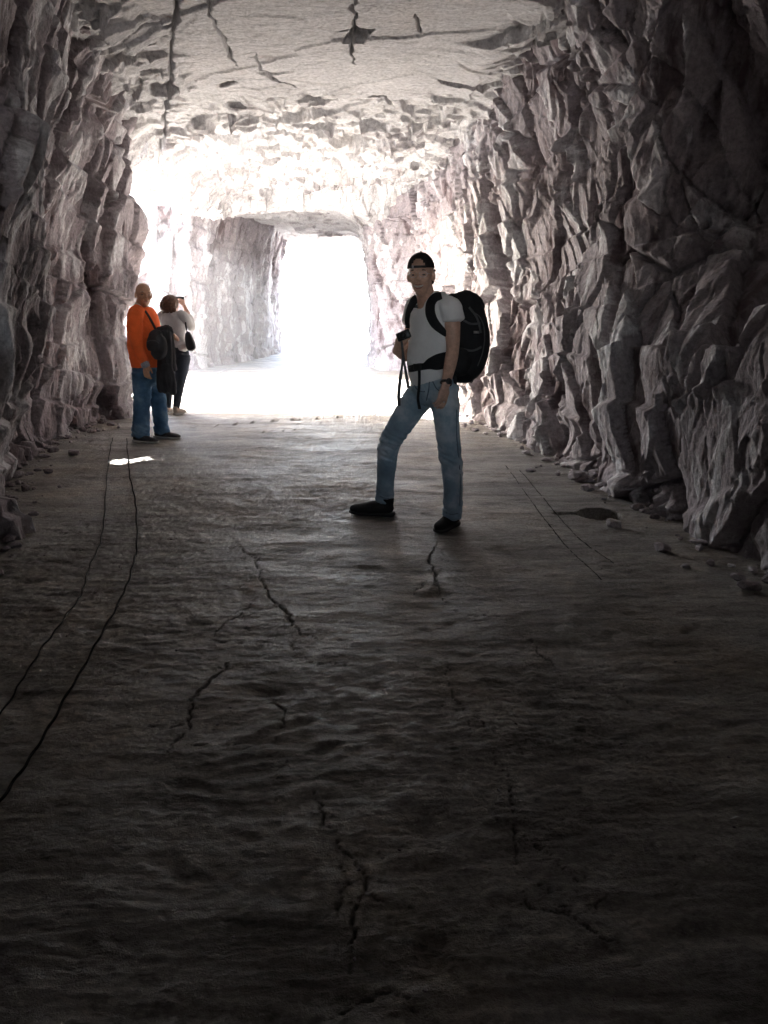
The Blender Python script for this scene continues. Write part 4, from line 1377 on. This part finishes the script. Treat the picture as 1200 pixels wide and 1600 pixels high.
# shoulder bag against his front
bagc = at(245, 539, 8.02)
bag = tag(empty('shoulder_bag', bagc), 'black shoulder bag hanging in front of the orange sweater', 'bag')
K = Shape()
K.tube([(at(247, 518, 8.06), .05, .03), (at(244, 525, 8.04), .085, .050), (at(245, 538, 8.02), .112, .062), (at(247, 550, 8.02), .095, .058), (at(243, 558, 8.02), .060, .035)], ref=F2, n=5, seg=22, power=.75)
bagbody = K.fuse('bag_body', M_COAT, bag, .007, 2, folds(.010, 9, 7, 151))
Sx = Shape()
hit_s = surf([sweater])
strap(Sx, hit_s, [(226, 486), (231, 493), (236, 502), (241, 512), (245, 520)], [.03] * 5, .006, .008)
Sx.build('bag_strap', M_STRAP, bag)
Sx = Shape()
Sx.tube([(bagc + F2 * a + R2 * .064 + UP * b, .004) for a, b in ((-.07, .035), (-.02, .05), (.04, .045), (.08, .02))], n=4, seg=6)
Sx.build('zip', M_GREYSTRAP, bag)

# jacket over his forearm
jk = tag(empty('jacket', at(262, 525, 8.2)), 'dark jacket draped over the forearm of the man in orange', 'jacket')
K = Shape()
jx = V3(.95, -.3, 0).normalized()
K.tube([(at(250, 520, 8.16), .05, .045), (at(258, 518, 8.16), .062, .05), (at(266, 519, 8.14), .05, .035)], ref=UP, n=4, seg=16)
K.tube([(at(257, 520, 8.13), .080, .045), (at(258, 545, 8.10), .078, .036), (at(258, 570, 8.10), .075, .034), (at(256, 595, 8.10), .075, .034), (at(257, 612, 8.10), .070, .022)], ref=jx, n=5, seg=22)
K.tube([(at(262, 522, 8.2), .060, .040), (at(265, 550, 8.20), .052, .034), (at(270, 578, 8.20), .040, .028)], ref=jx, n=5, seg=18)
K.tube([(at(259, 570, 8.08), .060, .030), (at(264, 592, 8.07), .062, .030), (at(268, 606, 8.07), .055, .026), (at(273, 614, 8.07), .026, .014)], ref=jx, n=5, seg=18)
def coat_fold(co):
    return .020 * fbm(co[:, 0] * 14, co[:, 1] * 14, co[:, 2] * 3.0, 2, .5, 161, ridged=True)
K.fuse('jacket_cloth', M_COAT, jk, .007, 2, coat_fold)

# ================================================================== woman taking a photograph
F3 = V3(0.42, 0.91, 0).normalized()
R3 = V3(0.91, -0.42, 0).normalized()
woman = tag(empty('person', (at(275, 600, 10.2).x, 10.2, 0)), 'woman in pale grey top seen from behind raising both hands to take a photo', 'person')
B = Shape()
hc3 = at(267.5, 477, 10.2)
P3, ax3 = head(B, hc3, V3(.55, .83, .05), UP, .98, .9)
B.tube([(at(269, 496, 10.2), .065), (at(268.5, 486, 10.2), .050), (at(268, 478, 10.2), .048)], ref=R3, n=4)
B.tube([(at(270, 497, 10.2), .13, .08), (at(271, 515, 10.2), .14, .10), (at(273, 545, 10.2), .16, .12), (at(276, 558, 10.2), .15, .12)], ref=R3, n=4)
WR3 = at(288, 478, 10.38)
B.tube([(at(287, 495, 10.14), .050), (at(298, 510, 10.22), .040), (at(294, 492, 10.34), .036), (WR3, .026)], ref=UP, n=4)
hand(B, WR3, V3(-.35, .25, .9), V3(.8, -.5, .1), -1, .92, (.6, .7, .5))
WL3 = at(273, 480, 10.52)
B.tube([(at(252, 495, 10.28), .050), (at(256, 508, 10.45), .040), (at(266, 492, 10.52), .034), (WL3, .026)], ref=UP, n=4)
hand(B, WL3, V3(.25, .2, .9), V3(-.9, -.3, .1), 1, .92, (.6, .7, .5))
for q in (((284, 558, 10.16), (281, 595, 10.16), (276, 641, 10.17)), ((266, 558, 10.26), (264, 595, 10.28), (262, 640, 10.28))):
    B.tube([(at(*q[0]), .080), (at(*q[1]), .052), (at(*q[2]), .036)], ref=R3, n=4)
B.fuse('body', SKIN3, woman, .0065, 3)
Hh = Shape()
Hh.ball(P3(0, -.018, .030), (.098, .112, .100), ax3, 22)
for k in range(15):
    a = -0.2 - 2.75 * k / 14
    x, y = .088 * math.cos(a), .098 * math.sin(a) - .018
    Hh.tube([(P3(x * .9, y, .04), .030), (P3(x * 1.12, y * 1.1, -.02), .030), (P3(x * 1.08, y * 1.05, -.075 + .012 * math.sin(k * 2.3)), .018)], ref=ax3[2], n=4, seg=10)
def hair_fold(co):
    return .012 * fbm(co[:, 0] * 22, co[:, 1] * 22, co[:, 2] * 12, 3, .6, 171, ridged=True)
Hh.fuse('hair', M_BROWNHAIR, woman, .006, 2, hair_fold)
T = Shape()
T.tube([(at(269, 487, 10.2), .07, .06), (at(269.5, 491, 10.2), .155, .085), (at(270, 505, 10.2), .185, .115), (at(271, 522, 10.2), .178, .120), (at(273, 538, 10.2), .182, .130), (at(274, 543, 10.2), .185, .130)], ref=R3, n=5, seg=28)
T.tube([(at(281, 491, 10.16), .06), (at(288, 495, 10.13), .066), (at(294, 503, 10.17), .062), (at(299, 511, 10.22), .056), (at(298, 503, 10.27), .050), (at(295, 494, 10.32), .045)], ref=UP, n=4)
T.tube([(at(257, 491, 10.25), .06), (at(252, 496, 10.28), .064), (at(254, 508, 10.42), .054), (at(261, 500, 10.49), .046)], ref=UP, n=4)
T.tube([(at(287, 538, 10.1), .06, .10), (at(288, 546, 10.1), .045, .09)], ref=R3, n=3)
top3 = T.fuse('top', M_TOP, woman, .0085, 3, folds(.012, 7, 7, 181, True, .2))
J = Shape()
J.tube([(at(274, 540, 10.2), .175, .130), (at(275, 552, 10.2), .185, .140), (at(276, 564, 10.2), .16, .12)], ref=R3, n=4, seg=24)
J.tube([(at(285, 555, 10.16), .105), (at(284, 575, 10.15), .090), (at(281.5, 597, 10.16), .066), (at(278.5, 615, 10.17), .056), (at(275.5, 637, 10.17), .046)], ref=R3, n=5, seg=18)
J.tube([(at(265, 555, 10.26), .105), (at(265, 575, 10.27), .090), (at(264, 597, 10.28), .066), (at(263, 615, 10.28), .056), (at(262, 636, 10.28), .046)], ref=R3, n=5, seg=18)
J.fuse('trousers', M_DARKJEAN, woman, .0085, 2, folds(.010, 6, 14, 191))
shoe(woman, V3(at(271, 648, 10.1).x, 10.13, fz(-2.8, 10.1)), V3(at(290, 647, 10.25).x, 10.27, fz(-2.6, 10.2)), M_BEIGE, M_WHITESOLE, 1.0)
shoe(woman, V3(at(257, 648, 10.2).x, 10.24, fz(-2.9, 10.2)), V3(at(272, 647, 10.4).x, 10.44, fz(-2.8, 10.4)), M_BEIGE, M_WHITESOLE, 1.0)

ph = at(281, 467.5, 10.45)
phone = tag(empty('phone', ph), 'dark phone held up by the woman in grey', 'phone')
pa = V3(.93, -.36, 0).normalized(); pn_ = V3(.36, .93, 0).normalized()
Shape().box(ph, (.070, .005, .034), (pa, pn_, UP), .004).build('phone_case', M_BLACK, phone)
Shape().box(ph - pn_ * .0056, (.064, .001, .030), (pa, pn_, UP)).build('screen', plain('dark screen', (.03, .035, .04), .1), phone)

hbag = tag(empty('handbag', at(296, 530, 10.0)), 'small dark handbag with a strap at the right hip of the woman', 'bag')
K = Shape()
K.tube([(at(293, 520, 10.06), .03, .02), (at(295, 528, 10.04), .055, .035), (at(298, 540, 10.03), .070, .040), (at(300, 546, 10.03), .060, .025)], ref=R3, n=4, seg=18, power=.8)
K.fuse('bag_body', M_COAT, hbag, .007, 2, folds(.01, 9, 8, 195))
Sx = Shape()
hit_3 = surf([top3])
strap(Sx, hit_3, [(290, 503), (291, 510), (292, 518), (294, 525)], [.02] * 4, .005, .006)
Sx.build('bag_strap', M_STRAP, hbag)

# ------------------------------------------------------------------ cables on the floor
M_CABLE = plain('black cable rubber', (0.010, 0.010, 0.010), 0.95, spec=0.05)
for pix, rad, lab in (
    ([(176, 686), (172, 705), (167, 745), (164, 790), (160, 830), (152, 858), (139, 885), (131, 915), (122, 938), (97, 972), (70, 1008), (42, 1052), (18, 1090), (-30, 1160), (-120, 1300)], .0036, 'thin black cable on the floor nearer the left wall'),
    ([(198, 686), (200, 715), (203, 745), (210, 775), (213, 800), (214, 850), (209, 875), (200, 908), (184, 945), (158, 995), (128, 1050), (95, 1105), (60, 1163), (25, 1215), (-20, 1280), (-120, 1420)], .0048, 'thicker black cable curving along the floor beside the thin one')):
    pts = []
    g = [gp(*p) for p in pix]
    sp_ = spline([(a, b) for a, b in g], 14)
    S = Shape()
    for i, (x, y) in enumerate(sp_):
        j = 0.003 * math.sin(i * .61)
        zc = max(fz(x + j, y + q) for q in (-.05, -.02, 0, .02, .05))
        pts.append((V3(x + j, y, zc + rad * .5), rad))
    for _ in range(4):
        pts = [pts[0]] + [(V3(b[0].x, b[0].y, (a[0].z + b[0].z * 2 + c[0].z) / 4), rad) for a, b, c in zip(pts[:-2], pts[1:-1], pts[2:])] + [pts[-1]]
    S.tube(pts, ref=UP, n=1, seg=8)
    o = S.build('cable', M_CABLE)
    tag(o, lab, 'cable', 'cables along the left side of the floor')

# straight dark joints cut in the concrete on the right: pieces of the floor
for pix in ([(790, 728), (830, 782), (880, 846), (912, 878), (940, 905)], [(812, 735), (868, 800), (905, 840), (960, 880)]):
    sp_ = spline([gp(*p) for p in pix], 16)
    S = Shape()
    S.tube([(V3(x, y, fz(x, y) - .001), .0042 * (.55 + .45 * math.sin(i * 1.3) ** 2), .003) for i, (x, y) in enumerate(sp_)], ref=(1, 0, 0), n=1, seg=6)
    S.build('joint', M_CABLE, floor)

# ------------------------------------------------------------------ loose stones
def stone_mesh(size, seed, flat=1.0):
    rs = np.random.RandomState(seed)
    bm = bmesh.new()
    for q in rs.normal(size=(26, 3)):
        q /= np.linalg.norm(q)
        q = np.sign(q) * np.abs(q) ** .8
        bm.verts.new(Vector(q * np.array(size) * (0.8 + .25 * rs.rand())))
    r = bmesh.ops.convex_hull(bm, input=bm.verts[:])
    bmesh.ops.delete(bm, geom=[v for v in bm.verts if not v.link_faces], context='VERTS')
    bmesh.ops.bevel(bm, geom=bm.edges[:], offset=min(size) * .10, segments=2, affect='EDGES', profile=.6)
    bmesh.ops.triangulate(bm, faces=[f for f in bm.faces if len(f.verts) > 4])
    me = bpy.data.meshes.new('stone')
    bm.to_mesh(me); bm.free()
    return me


def tone_attr(me, vals):
    a = me.attributes.new('tone', 'FLOAT', 'POINT')
    a.data.foreach_set('value', np.broadcast_to(np.asarray(vals, np.float32), (len(me.vertices),)).copy())


STONES = [  # px, py (foot), half sizes, turn, label
    (107, 661, (.27, .22, .20), .3, 'large pale boulder at the foot of the left wall'),
    (147, 659, (.09, .08, .085), 1.0, 'rounded grey stone leaning beside the large pale boulder'),
    (172, 655, (.17, .07, .09), 2.2, 'long tilted slab stone behind the man in orange'),
    (191, 655, (.10, .09, .08), .7, 'brownish stone nearest the legs of the man in orange'),
    (160, 657, (.05, .05, .04), .2, 'fist sized stone between the slab and the rounded stone'),
    (40, 716, (.10, .12, .10), 1.2, 'grey stone tucked under the undercut left wall'),
    (60, 703, (.07, .06, .06), .4, 'small pale stone just past the undercut left wall'),
    (745, 655, (.10, .09, .08), .4, 'pale stone at the foot of the bright right wall'),
    (820, 682, (.08, .07, .06), 1.9, 'small grey stone by the right wall behind the man in white'),
    (905, 752, (.10, .08, .05), .9, 'flat stone lying at the foot of the dark right wall'),
]
for k, (px, py, sz, rot, lab) in enumerate(STONES):
    x, y = gp(px, py)
    o = link('stone', stone_mesh(sz, 50 + k), M_WALL)
    o.location = (x, y + sz[1] * .6, fz(x, y) + sz[2] * .70)
    o.rotation_euler = (0.15 * math.sin(k), 0.35 if k == 2 else 0.1, rot)
    tone_attr(o.data, 0.35 + 0.3 * ((k * 7) % 5) / 4)
    tag(o, lab, 'stone', 'loose stones at the wall feet')

# gravel and chips at the wall feet and strewn on the floor
rs = np.random.RandomState(5)
protos = [stone_mesh((1, .8, .6), 200 + i) for i in range(5)]
pv = []
for me in protos:
    co = np.empty(len(me.vertices) * 3, np.float32); me.vertices.foreach_get('co', co)
    bm = bmesh.new()
    for q in co.reshape(-1, 3)[::6]:
        bm.verts.new(Vector(q))
    bmesh.ops.convex_hull(bm, input=bm.verts[:])
    bmesh.ops.delete(bm, geom=[v for v in bm.verts if not v.link_faces], context='VERTS')
    bm.verts.ensure_lookup_table(); bm.verts.index_update()
    pv.append((np.array([v.co[:] for v in bm.verts]), [[v.index for v in f.verts] for f in bm.faces]))
    bm.free()
    bpy.data.meshes.remove(me)
verts, faces, base = [], [], 0
RW = np.array([r[:2] for r in RIGHT[7:22]]); LW = np.array([r[:2] for r in LEFT[3:15]])
spots = []
for _ in range(1000):
    y = 3.6 + 9.5 * rs.rand() ** 1.2
    spots.append((np.interp(y, RW[:, 1], RW[:, 0]) + .12 - abs(rs.normal()) * .22, y, .007 + .075 * rs.rand() ** 4))
for _ in range(450):
    y = 3.8 + 6.4 * rs.rand()
    spots.append((np.interp(y, LW[:, 1], LW[:, 0]) - .10 + abs(rs.normal()) * .22, y, .007 + .075 * rs.rand() ** 4))
for _ in range(260):
    y = 1.2 + 7 * rs.rand() ** 1.5
    spots.append((rs.uniform(-2.2, 1.7), y, .003 + .006 * rs.rand() ** 2))
zz = floor_height(np.array([s[0] for s in spots]), np.array([s[1] for s in spots]), carve=False)
for (x, y, s), z in zip(spots, zz):
    v, f = pv[rs.randint(5)]
    a = rs.rand() * 6.28
    m = np.array([[math.cos(a), -math.sin(a), 0], [math.sin(a), math.cos(a), 0], [0, 0, 1]])
    verts.append((v * s * np.array([1, rs.uniform(.6, 1), rs.uniform(.5, 1)])) @ m.T + np.array([x, y, z + s * .3]))
    faces += [[i + base for i in q] for q in f]
    base += len(v)
me = bpy.data.meshes.new('gravel')
me.from_pydata(np.vstack(verts).tolist(), [], faces)
me.update()
tone_attr(me, np.concatenate([np.full(len(v), t) for v, t in zip(verts, rs.uniform(.2, .75, len(verts)))]))
gravel = link('gravel', me, M_WALL)
tag(gravel, 'small rock chips strewn along the wall feet', kind='stuff')
